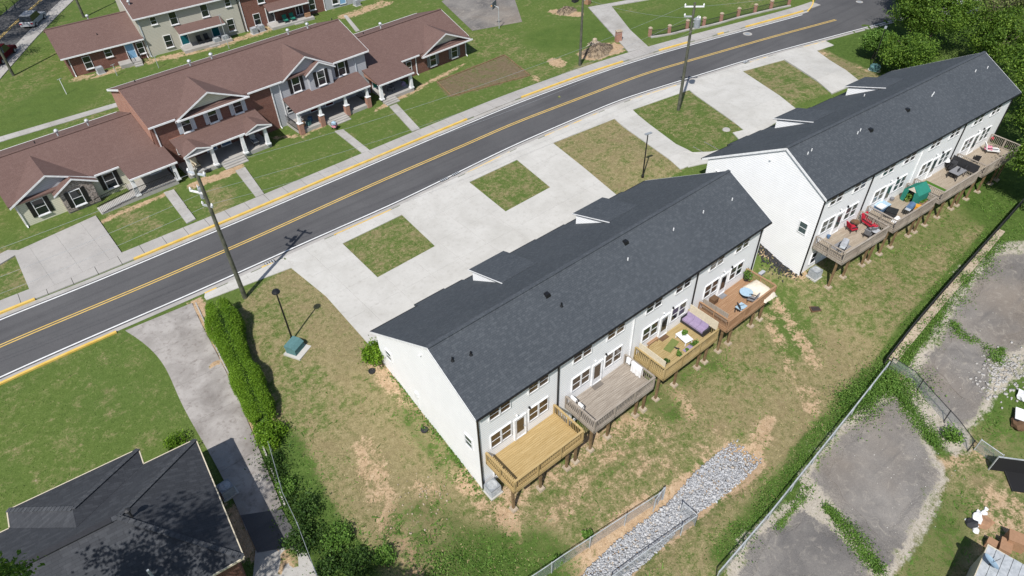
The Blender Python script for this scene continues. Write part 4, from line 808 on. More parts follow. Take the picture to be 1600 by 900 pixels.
door(ap2, (7.6,-.004,.3), 0, .95, 2.05, 'skyblue'); door(ap2, (14.6,-.004,.38), 0, .95, 2.05, 'tealdoor'); door(ap2, (18.9,-.004,.38), 0, .95, 2.05, 'tealdoor'); door(ap2, (27.0,-.004,.38), 0, .95, 2.0, 'dark'); door(ap2, (31.4,-.004,.38), 0, .95, 2.0, 'dark'); door(ap2, (38.4,-.004,.3), 0, .95, 2.0, 'skyblue')
for x0, x1 in ((13.8,20.0), (26.3,32.4)):
    MB().slab([(x0,-1.9,2.55), (x1,-1.9,2.55), (x1,-.01,3.05), (x0,-.01,3.05)], .12).build('porch_roof', RB, ap2); fascia(ap2, x0, x1, -1.91, 2.55)
    MB().box(x0-.1, x1+.3, -2.1, -.005, -.2, .36).build('porch_floor', MT['conc_old'], ap2); steps(ap2, x0+3.2, x0+4.6, -2.1, .36, 1)
MB().box(5.6, 8.3, -1.5, -.005, -.2, .45).build('stoop', MT['conc_old'], ap2); steps(ap2, 7.2, 8.2, -1.5, .45, 2); railing(ap2, (7.1,-1.6,.3), (7.1,-.1,.45)); railing(ap2, (8.3,-1.6,.3), (8.3,-.1,.45))
for x, z1, m in ((.3,2.5,'trim'), (9.75,5.1,'trim_grey'), (9.3,2.5,'trim'), (23.2,5.1,'trim'), (22.9,5.1,'black'), (35.4,5.1,'trim')): downspout(ap2, x, -.005, 0, z1, m)
turbine(ap2, 4.9, 6.0, 4.4); MB().tube((4.8,2.2,3.4), (4.8,2.2,3.8), .06, .06, 6).build('vent_pipe', MT['dark'], ap2); turbine(ap2, 9.9, 2.4, 6.1)

# ================================================================ NEIGHBOUR'S HOUSE, bottom left
H0 = (.1, 32.75, -.62); RH = RAD(-5.0)
hs = thing('bungalow', 'low house with a dark hip roof at the bottom left beside the curved drive', 'house', H0, RH)
# local: x from -18 to 0, y from -9.4 to 0; z = 0 is its ground, eave 3.05
ze, zr, hd = 3.05, 5.25, 4.7
XL = -21.0
mbw = MB().box(XL+.5, -.5, -2*hd+.5, -.5, -.8, 2.9); mbw.build('wall', MT['brick'], hs); MB().box(-10.0, -3.7, -.495, 1.0, -.8, 2.88).build('wall', MT['brick'], hs)
def face(pts, name='roof'): return MB().slab(pts, .14).build(name, MT['roof_house'], hs)
main = [(-hd, -hd, zr), (XL+hd, -hd, zr)]
face([(0,0,ze), main[0], main[1], (XL,0,ze)]); face([(0,-2*hd,ze), (0,0,ze), main[0]]); face([(XL,-2*hd,ze), main[1], main[0], (0,-2*hd,ze)]); face([(XL,0,ze), main[1], (XL,-2*hd,ze)])
px0, px1, py = -10.4, -3.15, 1.35; pm = (px0+px1)/2; ph = (px1-px0)/2; k = (zr-ze)/hd; ap = ze + k*ph
face([(px0,py,ze+.01), (px1,py,ze+.01), (pm, py-ph, ap+.01)], 'front_roof'); face([(px1,py,ze+.012), (px1,0.0,ze+.012), (pm, -ph, ap+.012), (pm, py-ph, ap+.012)], 'front_roof'); face([(px0,py,ze+.012), (pm, py-ph, ap+.012), (pm, -ph, ap+.012), (px0,0.0,ze+.012)], 'front_roof')
def edge_trim(a, b): MB().beam((*a, ze-.06), (*b, ze-.06), .06, .14).build('fascia', MT['beige'], hs)
for a, b in (((px0,py+.03),(px1,py+.03)), ((px1+.03,py),(px1+.03,.03)), ((px1,.03),(0,.03)), ((.03,0),(.03,-2*hd)), ((0,-2*hd-.03),(XL,-2*hd-.03)), ((px0-.03,py),(px0-.03,0)), ((XL,.03),(px0,.03))): edge_trim(a, b)
CAPM = shingles('ridge cap shingles', (.07, .074, .082, 1), (.09, .094, .10, 1), (.15, .155, .165, 1), .45, .17, .3)
def caps(a, b, n_):
    a = Vector(a); b = Vector(b); a_ = a.lerp(b, .03)
    for i in range(n_):
        p = a.lerp(b, (i+.05)/n_); q = a.lerp(b, (i+.97)/n_); MB().beam(p + Vector((0,0,.03)), q + Vector((0,0,.045)), .3, .03).build('ridge_shingle', CAPM, hs)
caps((0,0,ze), main[0], 22); caps((0,-2*hd,ze), main[0], 22); caps(main[0], main[1], 30); caps((px0,py,ze), (pm,py-ph,ap), 16); caps((px1,py,ze), (pm,py-ph,ap), 16)
MB().beam((-hd-.3,-hd,zr+.05), (-hd-6.5,-hd,zr+.05), .34, .06).build('ridge_vent', MT['dark'], hs)
MB().tube((-hd+.6,-hd-.2,zr-.4), (-hd+.6,-hd-.2,zr+.35), .07, .07, 8).lathe([(.15,.3),(.17,.42),(.05,.5)], 10, (-hd+.6,-hd-.2,zr)).build('flue', MT['dark'], hs)
for x, y in ((-6.3,-7.3), (-4.2,-8.2)): MB().tube((x,y,zr-1.6), (x,y,zr-.7), .07, .07, 8).build('vent_pipe', MT['galv'], hs)
window(hs, (-.499,-3.0,1.0), math.pi/2, 1.0, 1.3, 'glass'); window(hs, (-6.8,1.001,1.0), math.pi, 1.6, 1.4, 'glass'); window(hs, (-1.8,-.499,1.0), math.pi, 1.0, 1.3, 'glass')

# ================================================================ TRAILER, bottom right
q = (33.18,-2.21); TR = RAD(-6)
tr = thing('trailer_home', 'white metal roofed trailer cut by the bottom right corner', 'trailer', (q[0], q[1], -3.2), RAD(8))
MB().box(-12, -.06, -3.4, -.06, 0, 2.5).build('wall', MT['siding_beige'], tr)
for k in range(8): MB().box(-12, 0, -.44*(k+1)+.01, -.44*k-.01, 2.5 + .12*(1-abs(k-3.5)/3.5), 2.56 + .12*(1-abs(k-3.5)/3.5)).build('roof_panel', MT['galv'], tr)
MB().box(-12, .04, .001, .04, 2.40, 2.60).box(.001, .04, -3.5, 0, 2.40, 2.60).build('edge_trim', MT['beige'], tr)

# ================================================================ PLANTS
def leaf_cloud(name, P, size, m, parent=None, r=None, flat=.35, aspect=.6):
    r = r or np.random.default_rng(1); n = len(P); size = np.broadcast_to(size, (n,))
    nrm = r.normal(size=(n,3)); nrm[:,2] = np.abs(nrm[:,2]) + flat; nrm /= np.linalg.norm(nrm, axis=1)[:,None]
    a = np.cross(nrm, r.normal(size=(n,3))); a /= np.linalg.norm(a, axis=1)[:,None]; b = np.cross(nrm, a)
    s = (size * r.uniform(.6, 1.3, n))[:,None]
    V = np.stack([P - a*s, P - b*s*aspect, P + a*s, P + b*s*aspect], 1).reshape(-1,3)
    return raw_mesh(name, V, np.arange(4*n).reshape(n,4), m, parent)
def clumps(r, c, rx, rz, k, n, sig, shell=.5):
    d = r.normal(size=(k,3)); d /= np.linalg.norm(d, axis=1)[:,None]; rad = (shell + (1-shell)*r.uniform(size=k)**.6)[:,None]
    C_ = d * rad * np.array([rx, rx, rz]) * r.uniform(.8, 1.12, (k,1)); w = r.uniform(.5, 1.5, k); w = (w/w.sum()*n).astype(int)
    return np.concatenate([c + C_[i] + r.normal(size=(w[i],3)) * sig * r.uniform(.6, 1.4) * np.array([1,1,.75]) for i in range(k)])
def tree(label, x, y, h, rad, m, seed, k=46, n=4200, leaf=.20, group='leafy trees at the right', name='tree', base=.30, z=None):
    r = np.random.default_rng(seed); rr = random.Random(seed); z0 = float(zt(x, y)) if z is None else z
    t_ = thing(name, label, 'tree', (x, y, z0), 0, group)
    tk = MB(); p = Vector((0,0,-.2)); top = Vector((rr.uniform(-.4,.4), rr.uniform(-.4,.4), h*.55)); q = Vector((top.x*.4, top.y*.4, h*.28)); r0 = .03*h*.6 + .05
    tk.tube(p, q, r0, r0*.75, 8); tk.tube(q, top, r0*.75, r0*.45, 8); tk.build('trunk', MT['bark'], t_)
    lb = MB(); cz = h*(base + (1-base)/2); rz = h*(1-base)/2
    for i in range(18 if m == 'leaf_olive' else 9):
        s = q.lerp(top, (i % 9)/9); an = i*2.4 + rr.random(); e = Vector((math.cos(an)*rad*.7, math.sin(an)*rad*.7, cz + rr.uniform(-.3,.6)*rz)); mid = s.lerp(e, .5) + Vector((0,0,.3))
        lb.tube(s, mid, r0*.4, r0*.25, 5); lb.tube(mid, e, r0*.25, .02, 5)
    lb.build('limbs', MT['bark'], t_)
    P = clumps(r, np.array([0,0,cz]), rad, rz, k, n, rad*.125)
    leaf_cloud('crown', P, leaf, MT[m], t_, r); return t_
def shrub(label, p, rad, h, m, seed, n=700, leaf=.10, name='shrub', cat='shrub', group=None, k=14):
    r = np.random.default_rng(seed); t_ = thing(name, label, cat, g3(p, 0), 0, group); st = MB()
    for i in range(5):
        an = i*1.26; st.tube((0,0,-.1), (math.cos(an)*rad*.5, math.sin(an)*rad*.5, h*.7), .025, .01, 5)
    st.build('stems', MT['bark'], t_)
    P = clumps(r, np.array([0,0,h*.52]), rad*.85, h*.46, k, n, rad*.22, .45); P[:,2] = np.clip(P[:,2], .02, None)
    leaf_cloud('foliage', P, leaf, MT[m], t_, r); return t_
def hedge(label, pts, wid, hgt, seed, n, leaf=.11):
    r = np.random.default_rng(seed); P = resample(pts, .25); t_ = thing('hedge', label, 'hedge', g3(P[0], 0), 0, 'hedge along the drive'); o = np.array(t_.location)
    i = r.integers(0, len(P)-1, n); f = r.uniform(size=(n,1)); c_ = P[i]*(1-f) + P[i+1]*f; N2 = normals2(P)[i]
    w = np.interp(i, np.linspace(0, len(P), len(wid)), wid); hh = np.interp(i, np.linspace(0, len(P), len(hgt)), hgt)
    wob = 1 + .09*np.sin(i*.55 + seed) + .06*np.sin(i*.23)
    a = r.uniform(0, math.pi, n); k = r.uniform(.88, 1.03, n) * wob; off = np.sign(np.cos(a))*np.abs(np.cos(a))**.55*w*k; zz = np.abs(np.sin(a))**.55*hh*k
    xy = c_ + N2*off[:,None] + r.normal(size=(n,2))*.05; zz = zz*r.uniform(.93, 1.03, n)
    V = np.c_[xy, zt(xy[:,0], xy[:,1]) + zz] - o
    leaf_cloud('foliage', V, leaf, MT['leaf_hedge'], t_, r)
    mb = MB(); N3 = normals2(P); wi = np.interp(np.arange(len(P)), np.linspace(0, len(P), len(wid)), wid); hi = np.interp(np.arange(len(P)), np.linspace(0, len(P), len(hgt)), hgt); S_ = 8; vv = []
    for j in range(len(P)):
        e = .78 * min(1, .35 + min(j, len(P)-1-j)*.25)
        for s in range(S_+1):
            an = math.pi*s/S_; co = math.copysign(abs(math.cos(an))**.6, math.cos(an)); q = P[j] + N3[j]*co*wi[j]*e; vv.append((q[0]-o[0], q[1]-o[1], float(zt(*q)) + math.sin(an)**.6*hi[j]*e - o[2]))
    mb.add(vv, [(j*(S_+1)+s, j*(S_+1)+s+1, (j+1)*(S_+1)+s+1, (j+1)*(S_+1)+s) for j in range(len(P)-1) for s in range(S_)]).build('dark_core', MT['leaf_dark'], t_); return t_  # dark solid filler core hidden under the leaves, stops see-through
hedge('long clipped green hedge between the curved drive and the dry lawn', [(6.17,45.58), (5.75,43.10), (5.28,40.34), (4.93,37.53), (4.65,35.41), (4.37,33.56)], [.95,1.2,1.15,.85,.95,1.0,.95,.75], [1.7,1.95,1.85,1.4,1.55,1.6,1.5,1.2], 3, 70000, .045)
shrub('round bright green bush ending the hedge', (4.25,32.32), 1.05, 1.35, 'leaf_hedge', 5, 5000, .075, 'bush', 'bush')
shrub('bright green bush at the front corner of the middle townhouse', (13.25,33.20), 1.0, 1.3, 'leaf_hedge', 6, 2600, .09, 'bush', 'bush')
shrub('clipped round bush at the front corner of the hip roofed house', (-0.75,35.34), 1.0, 1.0, 'leaf_hedge', 7, 4200, .06, 'bush', 'bush')
WD = [((3.48,30.52),.7,.8,'dark weedy shrub at the foot of the wire fence, nearest the hedge'), ((3.23,28.14),.8,1.0,'dark weedy shrub on the wire fence, level with the drive end'), ((3.52,25.91),1.0,1.1,'leafy dark shrub right of the wire fence, above the bottom edge'),
      ((2.19,24.32),1.3,1.5,'big dark shrub at the bottom beside the wire fence'), ((4.21,23.09),1.2,1.2,'green shrub at the bottom left of the dirt track'), ((4.25,20.87),1.2,1.1,'green shrub at the bottom edge left of the dirt track'), ((2.65,21.83),.9,1.0,'bright shrub at the very bottom beside the wire fence'),
      ((5.70,20.37),.8,.8,'low shrub touching the dirt track at the bottom')]
for k, (p, rd, h, lb) in enumerate(WD): shrub(lb, p, rd*.8, h*.7, ['leaf_dark','leaf_weed','leaf_dark'][k % 3], 20+k, 1500, .075, 'weed_shrub', 'shrub', 'weedy shrubs along the wire fence', 20)
for k, (p, rd, h, lb) in enumerate([((16.67,14.10),.35,.6,'small green weed on the upper ditch fence'), ((14.10,14.07),.3,.5,'small green weed low on the upper ditch fence'), ((41.40,2.89),.8,.8,'green weed clump on the chain link fence by the pads'), ((42.76,7.84),.5,.6,'green weed beside the fence corner post')]): shrub(lb, p, rd, h, 'leaf_weed', 40+k, 500, .10, 'weed', 'weed', 'weeds on the fences')
# trees behind the right townhouse
TL = [((95.15,35.48), 8.5, 4.0,'leaf_tree','bright green tree beside the road, leftmost of the trees at the right'), ((95.33,32.96), 6.8, 4.2,'leaf_tree','dense green tree above the ridge of the right townhouse'), ((87.96,36.16), 3.0, 1.7,'leaf_weed','low bushy tree at the end of the townhouse drives'),
      ((85.46,31.02), 4.6, 3.0,'leaf_tree','low tree just over the front eave of the right townhouse'), ((101.43,28.87), 11, 4.6,'leaf_olive','olive green tree with thin leaves behind the white car'), ((106.11,27.97), 12, 5.0,'leaf_olive','tall thin leaved olive tree near the top right corner'),
      ((103.20,22.65), 12, 5.2,'leaf_olive','olive tree on the right edge above the townhouse end'), ((110.23,42.88), 5, 2.6,'leaf_tree','small green tree hiding the road at the top right'), ((90.24,18.11), 8, 4.2,'leaf_tree','green tree on the right edge level with the townhouse end'),
      ((81.96,13.94), 8, 3.8,'leaf_tree','dark green tree on the right edge beside the last deck'), ((72.61,10.05), 8, 3.4,'leaf_tree','green tree on the right edge above the path end'), ((104.04,39.20), 8, 3.6,'leaf_tree','bright tree overhanging the road markings'), ((96.97,25.48), 7, 3.6,'leaf_tree','green tree right behind the townhouse ridge end')]
for k, (p, h, rd, m, lb) in enumerate(TL): tree(lb, p[0], p[1], h*1.15, rd, m, 60+k, 84 if m != 'leaf_olive' else 60, 20000 if m != 'leaf_olive' else 8000, .11)
# trees at the left whose crowns or shadows reach the picture
for k, (x, y, h, rd, lb) in enumerate([(-10.2,21.2,18,3.4,'tall tree at the bottom left corner with its shadow on the hip roof'), (-.5,14.8,10,3.0,'tree below the picture shading the weeds at the bottom'),
        (-3.5,112,11,5.0,'dark tree left of the red truck'), (0,121.5,15,5.5,'dark tree beside the top left road, shading the yellow line'), (4.0,131,14,6.0,'dark tree in the top left corner'), (9.5,143,12,6.5,'dark tree beyond the top left corner')]):
    tree(lb, x, y, h, rd, 'leaf_tree' if k < 2 else 'leaf_dark', 90+k, 70, 12000, .11, 'trees at the left')

# ---------------------------------------------------------------- grass and weeds (nobody could count them)
def off_paving(X_, Y_):
    ok = np.ones(X_.shape, bool)
    for pl in PAVED: ok &= ~inside(X_, Y_, pl)
    for (o, rz, L_) in ((TH1, R1, LW1), (TH2, R2, LW2)):
        lx = (X_-o[0])*math.cos(rz) + (Y_-o[1])*math.sin(rz); ly = -(X_-o[0])*math.sin(rz) + (Y_-o[1])*math.cos(rz); ok &= ~((lx > -.05) & (lx < L_+.05) & (ly > -.05) & (ly < 12.8))
    lx = (X_-H0[0])*math.cos(RH) + (Y_-H0[1])*math.sin(RH); ly = -(X_-H0[0])*math.sin(RH) + (Y_-H0[1])*math.cos(RH); ok &= ~((lx < -.3) & (lx > -20) & (ly > -9.2) & (ly < 1.1))
    ok &= seg_dist(X_, Y_, DITCH) > 1.7
    nearY = np.interp(X_, NW[:,0], NW[:,1]) - .9; return ok & (Y_ < nearY)
def tufts(name, label, n, box, prob, m, hgt, wid, seed):
    r = np.random.default_rng(seed); X_ = r.uniform(box[0], box[1], n); Y_ = r.uniform(box[2], box[3], n)
    pm = paint(X_, Y_, LAYERS); keep = (r.uniform(size=n) < prob(pm, X_, Y_)) & off_paving(X_, Y_); X_, Y_ = X_[keep], Y_[keep]; n = len(X_)
    Z_ = zt(X_, Y_) - .02; b = np.c_[X_, Y_, Z_]; an = r.uniform(0, 2*math.pi, n); hh = hgt*r.uniform(.5, 1.5, n); ww = wid*r.uniform(.6, 1.4, n)
    d = np.c_[np.cos(an), np.sin(an), np.zeros(n)]*ww[:,None]; ln = np.c_[r.normal(size=(n,2))*1.5*hh[:,None], hh*.7]
    V = np.stack([b - d, b + d, b + ln + d*.35, b + ln - d*.35], 1).reshape(-1,3)
    return stuff(raw_mesh(name, V, np.arange(4*n).reshape(n,4), MT[m]), label)
cn = lambda X_, Y_, s: .5 + .25*np.sin(X_*s + 1.3*np.sin(Y_*s*.8)) + .25*np.sin(Y_*s*1.1 + 1.7*np.sin(X_*s*.6 + 2))
tufts('weeds', 'green weeds growing in the yards and along the fences', 170000, (-2, 75, -4, 36), lambda p, x, y: np.clip(p['lush']*1.3 + .12 - p['sand'], 0, 1)*np.clip(cn(x,y,1.1)*1.5-.3, 0, 1)*np.where(p['clay'] > .6, .25, 1), 'leaf_weed', .085, .045, 11)
tufts('dry_grass', 'dry tan grass in the yards', 110000, (5, 60, 2, 47), lambda p, x, y: np.clip(p['dry']*.7 - p['sand']*2, 0, .6)*np.where(p['clay'] > .6, .15, 1), 'leaf_dry', .055, .032, 12)
tufts('lawn_grass', 'green grass of the lawns and islands', 130000, (-18, 60, 8, 50), lambda p, x, y: np.clip(.75 - p['dry']*.9 - p['sand']*2 - p['clay'], 0, .7), 'leaf_lawn', .05, .035, 13)
# creeping vines over the fence lines
def vines(label, pts, wid, n, seed, hgt=.35, leaf=.12, m='leaf_weed'):
    r = np.random.default_rng(seed); P = resample(pts, .3); i = r.integers(0, len(P), n); xy = P[i] + r.normal(size=(n,2))*wid*.5*(1 + .5*np.sin(i*.35 + seed))[:,None]
    z = zt(xy[:,0], xy[:,1]) + r.uniform(.02, 1, n)*hgt*(.6 + .4*np.sin(i*.5)); return stuff(leaf_cloud('creeping_vines', np.c_[xy, z], leaf, MT[m], None, r), label)
vines('green vines spilling along the long grey fence', [(22.77,7.70), (30.83,8.51), (37.82,8.96), (43.45,8.99)], .75, 6000, 1, .4, .052)
vines('thick green vines at the fence corner', [(38.52,8.76), (41.37,8.86), (43.41,7.93), (43.86,6.93)], 1.4, 12000, 2, .7, .062)
vines('green vines between the concrete path and the broken asphalt', [(45.31,8.80), (48.81,9.04), (55.54,9.69), (65.51,10.29)], 1.1, 11000, 3, .3, .06)
vines('strip of green weeds between two asphalt pads', [(42.82,7.87), (41.60,5.74), (40.18,3.30)], .6, 4500, 4, .4, .055)
vines('strip of green weeds beside the lowest asphalt pad', [(29.98,5.45), (29.74,4.48), (29.44,3.19), (28.64,1.17)], .55, 4500, 5, .4, .055)
vines('small weed patch crossing the upper asphalt pad', [(51.74,7.90), (50.71,6.91), (51.09,5.84)], .4, 1100, 6, .25, .06)
vines('weed patch at the edge of the upper asphalt pad', [(51.01,4.84), (50.13,3.84), (51.75,4.20)], .45, 1100, 7, .3, .06)
vines('weeds on the sandy edge left of the asphalt pad', [(30.48,7.19), (29.63,6.97), (28.34,6.84), (26.39,6.72)], .4, 1100, 8, .25, .055)
vines('low ivy along the foot of the white gable wall', [(13.52,31.50), (13.46,27.78), (13.40,24.28), (13.18,21.13)], .5, 900, 9, .25, .09)

vines('dark weeds crowding the wire fence at the lower left', [(3.60,31.05), (3.19,27.88), (3.22,25.33), (3.55,22.69), (3.96,20.39)], 1.1, 5000, 21, .45, .07, 'leaf_dark')
vines('green weeds at the bottom edge right of the dirt track', [(7.14,18.48), (9.26,17.56), (11.30,15.15)], 2.0, 2500, 22, .2, .06)

# ================================================================ POLES, LAMPS, WIRES
def utility_pole(label, p, h, arm_ang, arms, bucket=None, lean=(0,0)):
    t_ = thing('utility_pole', label, 'utility pole', g3(p, 0), 0, 'wooden utility poles'); top = Vector((lean[0], lean[1], h))
    MB().tube((0,0,-.3), top, .19, .12, 10).build('post', MT['pole_wood'], t_)
    d = Vector((math.cos(RAD(arm_ang)), math.sin(RAD(arm_ang)), 0))
    for z, w0, w1, m in arms:
        c_ = Vector((lean[0]*z/h, lean[1]*z/h, z)); MB().beam(c_ + d*w0, c_ + d*w1, .11, .13).build('crossarm', MT[m], t_)
        for s in (w0, w1):
            if abs(s) > .2: MB().lathe([(.05,0),(.09,.05),(.09,.12),(.05,.22),(.02,.26)], 8).build('insulator', MT['trim'], t_, c_ + d*(s*.94) + Vector((0,0,.065)))
    if bucket:
        z, an, r = bucket; c_ = Vector((lean[0]*z/h, lean[1]*z/h, z)) + Vector((math.cos(RAD(an)), math.sin(RAD(an)), 0))*(r+.22)
        b = MB().lathe([(r*.9,-.45),(r,-.42),(r,.42),(r*.9,.48),(.05,.5)], 14).build('transformer', MT['ac'], t_, c_); MB().beam((0,0,.1), Vector((-math.cos(RAD(an)), -math.sin(RAD(an)), 0))*(r+.2) + Vector((0,0,.1)), .08, .1).build('bracket', MT['galv'], b)
        for s in (-.12, .12): MB().lathe([(.03,.5),(.06,.56),(.03,.74)], 6, (s,0,0)).build('bushing', MT['trim'], b)
    return t_
pA, pB, pC, pD, pE = (8.46,46.22), (59.15,43.36), (59.29,59.68), (2.83,106.84), (15.43,122.24)
utility_pole('tall leaning wooden utility pole at the curb in front of the hedge', pA, 12.3, 120, [(12.0,-.75,.75,'trim_grey'), (10.3,0,1.3,'trim'), (9.2,-.3,.6,'galv')], (10.2, 100, .2))
utility_pole('tall wooden utility pole with crossarm and grey transformer on the grass island', pB, 12.0, -42, [(11.6,-1.0,1.0,'trim'), (10.6,-.9,0,'galv'), (10.3,0,.8,'galv')], (9.9, -35, .34))
utility_pole('thin grey utility pole beside the brush mound across the road', pC, 8.6, 90, [(8.3,-.4,.4,'galv')])
utility_pole('utility pole at the left edge beside the red truck', pD, 10.5, 100, [(10.2,-.6,.6,'galv')])
utility_pole('thin utility pole behind the top left apartment roof', pE, 9.0, 100, [(8.7,-.4,.4,'galv')])
def wire(label, a, b, sag, r=.010):
    a = Vector(a); b = Vector(b); mb = MB(); n_ = 18; pr = a
    for k in range(1, n_+1):
        q_ = a.lerp(b, k/n_); q_.z -= sag*4*(k/n_)*(1-k/n_); mb.tube(pr, q_, r, r, 4); pr = q_
    return tag(mb.build('overhead_wire', MT['ac']), label, 'wire', 'overhead wires')
for k, (dz, s) in enumerate(((12.15,.9), (10.4,1.2), (9.3,1.4))):
    wire('%s overhead wire running left from the leaning pole' % ('top', 'middle', 'lowest')[k], (pA[0], pA[1], dz), (-34, 49.5+k*.5, dz-.3), s); wire('%s overhead wire between the two tall roadside poles' % ('top', 'middle', 'lowest')[k], (pA[0], pA[1], dz), (pB[0]-.7+.7*k, pB[1]+.7-.5*k, (11.8, 10.7, 9.4)[k]), s)
wire('overhead wire from the tall pole towards the trees at the right', (pB[0]+.7, pB[1]-.6, 11.8), (104, 30, 11.5), 1.0); wire('overhead wire from the tall pole to the thin grey pole', (pB[0], pB[1], 10.6), (pC[0], pC[1], 8.4), .5)
def lamp(label, p, h, head, ang=0):
    t_ = thing('street_lamp', label, 'street lamp', g3(p, 0), RAD(ang), 'black street lamps'); MB().tube((0,0,-.2), (0,0,h), .075, .055, 8).lathe([(.14,0),(.14,.25),(.08,.35)], 10).build('post', MT['black'], t_)
    if head == 'round': MB().lathe([(.07,h-.1),(.12,h),(.30,h+.10),(.31,h+.16),(.22,h+.30),(.05,h+.36)], 14).build('lamp_head', MT['black'], t_)
    else: MB().beam((0,0,h-.05), (.12,0,h-.02), .08, .06).box(-.32,.42,-.13,.13,h,h+.09).build('lamp_head', MT['ac'], t_)
    return t_
lamp('black lamp post standing behind the green utility box on the dry lawn', (9.32,39.37), 4.9, 'round'); lamp('lamp post with a flat grey head behind the middle townhouse roof', (45.68,36.50), 4.8, 'flat', -10)
lamp('black lamp post before the trees beside the right townhouse', (85.41,34.74), 5.0, 'flat', 20)

# ================================================================ FENCES
t = NT('chain link'); a1 = t.attr('fu'); a2 = t.attr('fv'); f1 = t.math('FRACT', t.math('DIVIDE', t.math('ADD', a1, a2), .075)); f2 = t.math('FRACT', t.math('DIVIDE', t.math('SUBTRACT', a1, a2), .075))
w = t.math('MAXIMUM', t.math('LESS_THAN', f1, .17), t.math('LESS_THAN', f2, .17)); t.col((.40,.43,.45,1)); t.done(.5, .4, .1)
tr_ = t.n.new('ShaderNodeBsdfTransparent'); mx = t.n.new('ShaderNodeMixShader'); t.l(w, mx.inputs[0]); t.l(tr_.outputs[0], mx.inputs[1]); t.l(t.p.outputs[0], mx.inputs[2]); t.l(mx.outputs[0], t.n['Material Output'].inputs[0]); MT['link'] = t.m
t = NT('black screen mesh'); t.col((.016,.016,.017,1)); MT['screen'] = t.done(.8, .2)
def fence(label, pts, h, mesh='link', post='galv', sp=2.6, name='chain_link_fence', group='chain link fences', rail=.03, bottom=False, ends=True):
    P = resample(pts, .4) if len(pts) == 2 else np.concatenate([resample(pts[k:k+2], .4)[:-1] for k in range(len(pts)-1)] + [np.array([pts[-1]])])
    t_ = thing(name, label, 'fence', g3(P[0], 0), 0, group); o = np.array(t_.location); Z = zt(P[:,0], P[:,1]); L3 = np.c_[P, Z] - o; dd = np.r_[0, np.cumsum(np.hypot(*np.diff(P, axis=0).T))]
    n_ = len(P); V = np.concatenate([L3 + [0,0,.03], L3 + [0,0,h]]); raw_mesh('mesh', V, [(k, k+1, n_+k+1, n_+k) for k in range(n_-1)], MT[mesh], t_, {'fu': np.r_[dd, dd], 'fv': np.r_[np.zeros(n_), np.full(n_, h)]})
    mb = MB()
    for k in range(n_-1): mb.tube(L3[k] + [0,0,h], L3[k+1] + [0,0,h], rail, rail, 6)
    mb.build('top_rail', MT[post], t_); last = -9
    for k in range(n_):
        if dd[k] - last >= sp or k == n_-1: last = dd[k]; MB().tube(L3[k] + [0,0,-.2], L3[k] + [0,0,h+.06], .038, .038, 7).build('post', MT[post], t_)
    return t_
fence('chain link fence on the upper side of the stone ditch', [(10.68,14.09), (14.24,13.75), (21.88,12.81), (22.42,12.84)], 1.25); fence('short end return of the upper ditch fence', [(22.32,12.87), (21.27,12.66)], 1.25)
fence('chain link fence on the lower side of the stone ditch', [(15.51,11.02), (18.50,10.75), (22.58,10.28)], 1.1); fence('short chain link gate across the stone ditch end', [(22.58,10.28), (22.56,11.42)], 1.1, sp=2)
fence('long grey chain link fence running from the corner post to the bottom edge', [(20.61,7.09), (26.41,7.45), (37.55,8.44), (43.68,9.02)], 1.2, rail=.05)
fence('black mesh fence along the concrete path behind the right townhouse', [(44.17,9.41), (54.18,10.12), (72.54,11.24)], 1.05, 'screen', 'dark', name='mesh_fence', group=None)
fence('chain link fence with slanting braces between the asphalt pads', [(44.26,9.05), (44.19,7.26), (42.30,3.14), (41.34,1.62)], 1.2, post='dark'); fence('short chain link fence leading to the black panel', [(41.78,1.38), (41.64,-0.13)], 1.2)
fence('thin wire fence along the neighbour boundary at the lower left', [(3.75,31.37), (2.85,27.46), (2.62,25.01), (2.03,21.46)], 1.0, sp=3.0, rail=.016, post='ac')
q = (40.92,0.02); o = thing('black_panel', 'black framed panel beside the chain link fence', 'gate', g3(q, 0), RAD(-50)); MB().box(0,2.2,-.03,.03,.05,1.5).build('panel', MT['screen'], o); MB().box(-.05,-.001,-.04,.04,0,1.6).box(2.201,2.25,-.04,.04,0,1.6).box(0,2.2,-.04,.04,1.501,1.56).build('frame', MT['galv'], o)  # upright black panel in a galvanised frame
# concrete flume beside the black fence
P = smoothline([(44.89,9.17), (49.60,9.46), (57.41,10.02), (68.74,10.85)], .8, 4); o = structure(place('concrete_path', None, None, (0,0,0)))
for k in range(0, len(P)-3, 3): kerb(MB(), P[k:k+4] if k+4 < len(P) else P[k:], -.33, .33, -.1, .12).build('slab', MT['rubble'], o)
structure(kerb(MB(), smoothline([(5.08,48.20), (4.32,41.28), (3.73,33.81), (2.62,27.09)], 1, 3), -.05, .05, -.1, .1).build('drive_edging', MT['conc_old']))
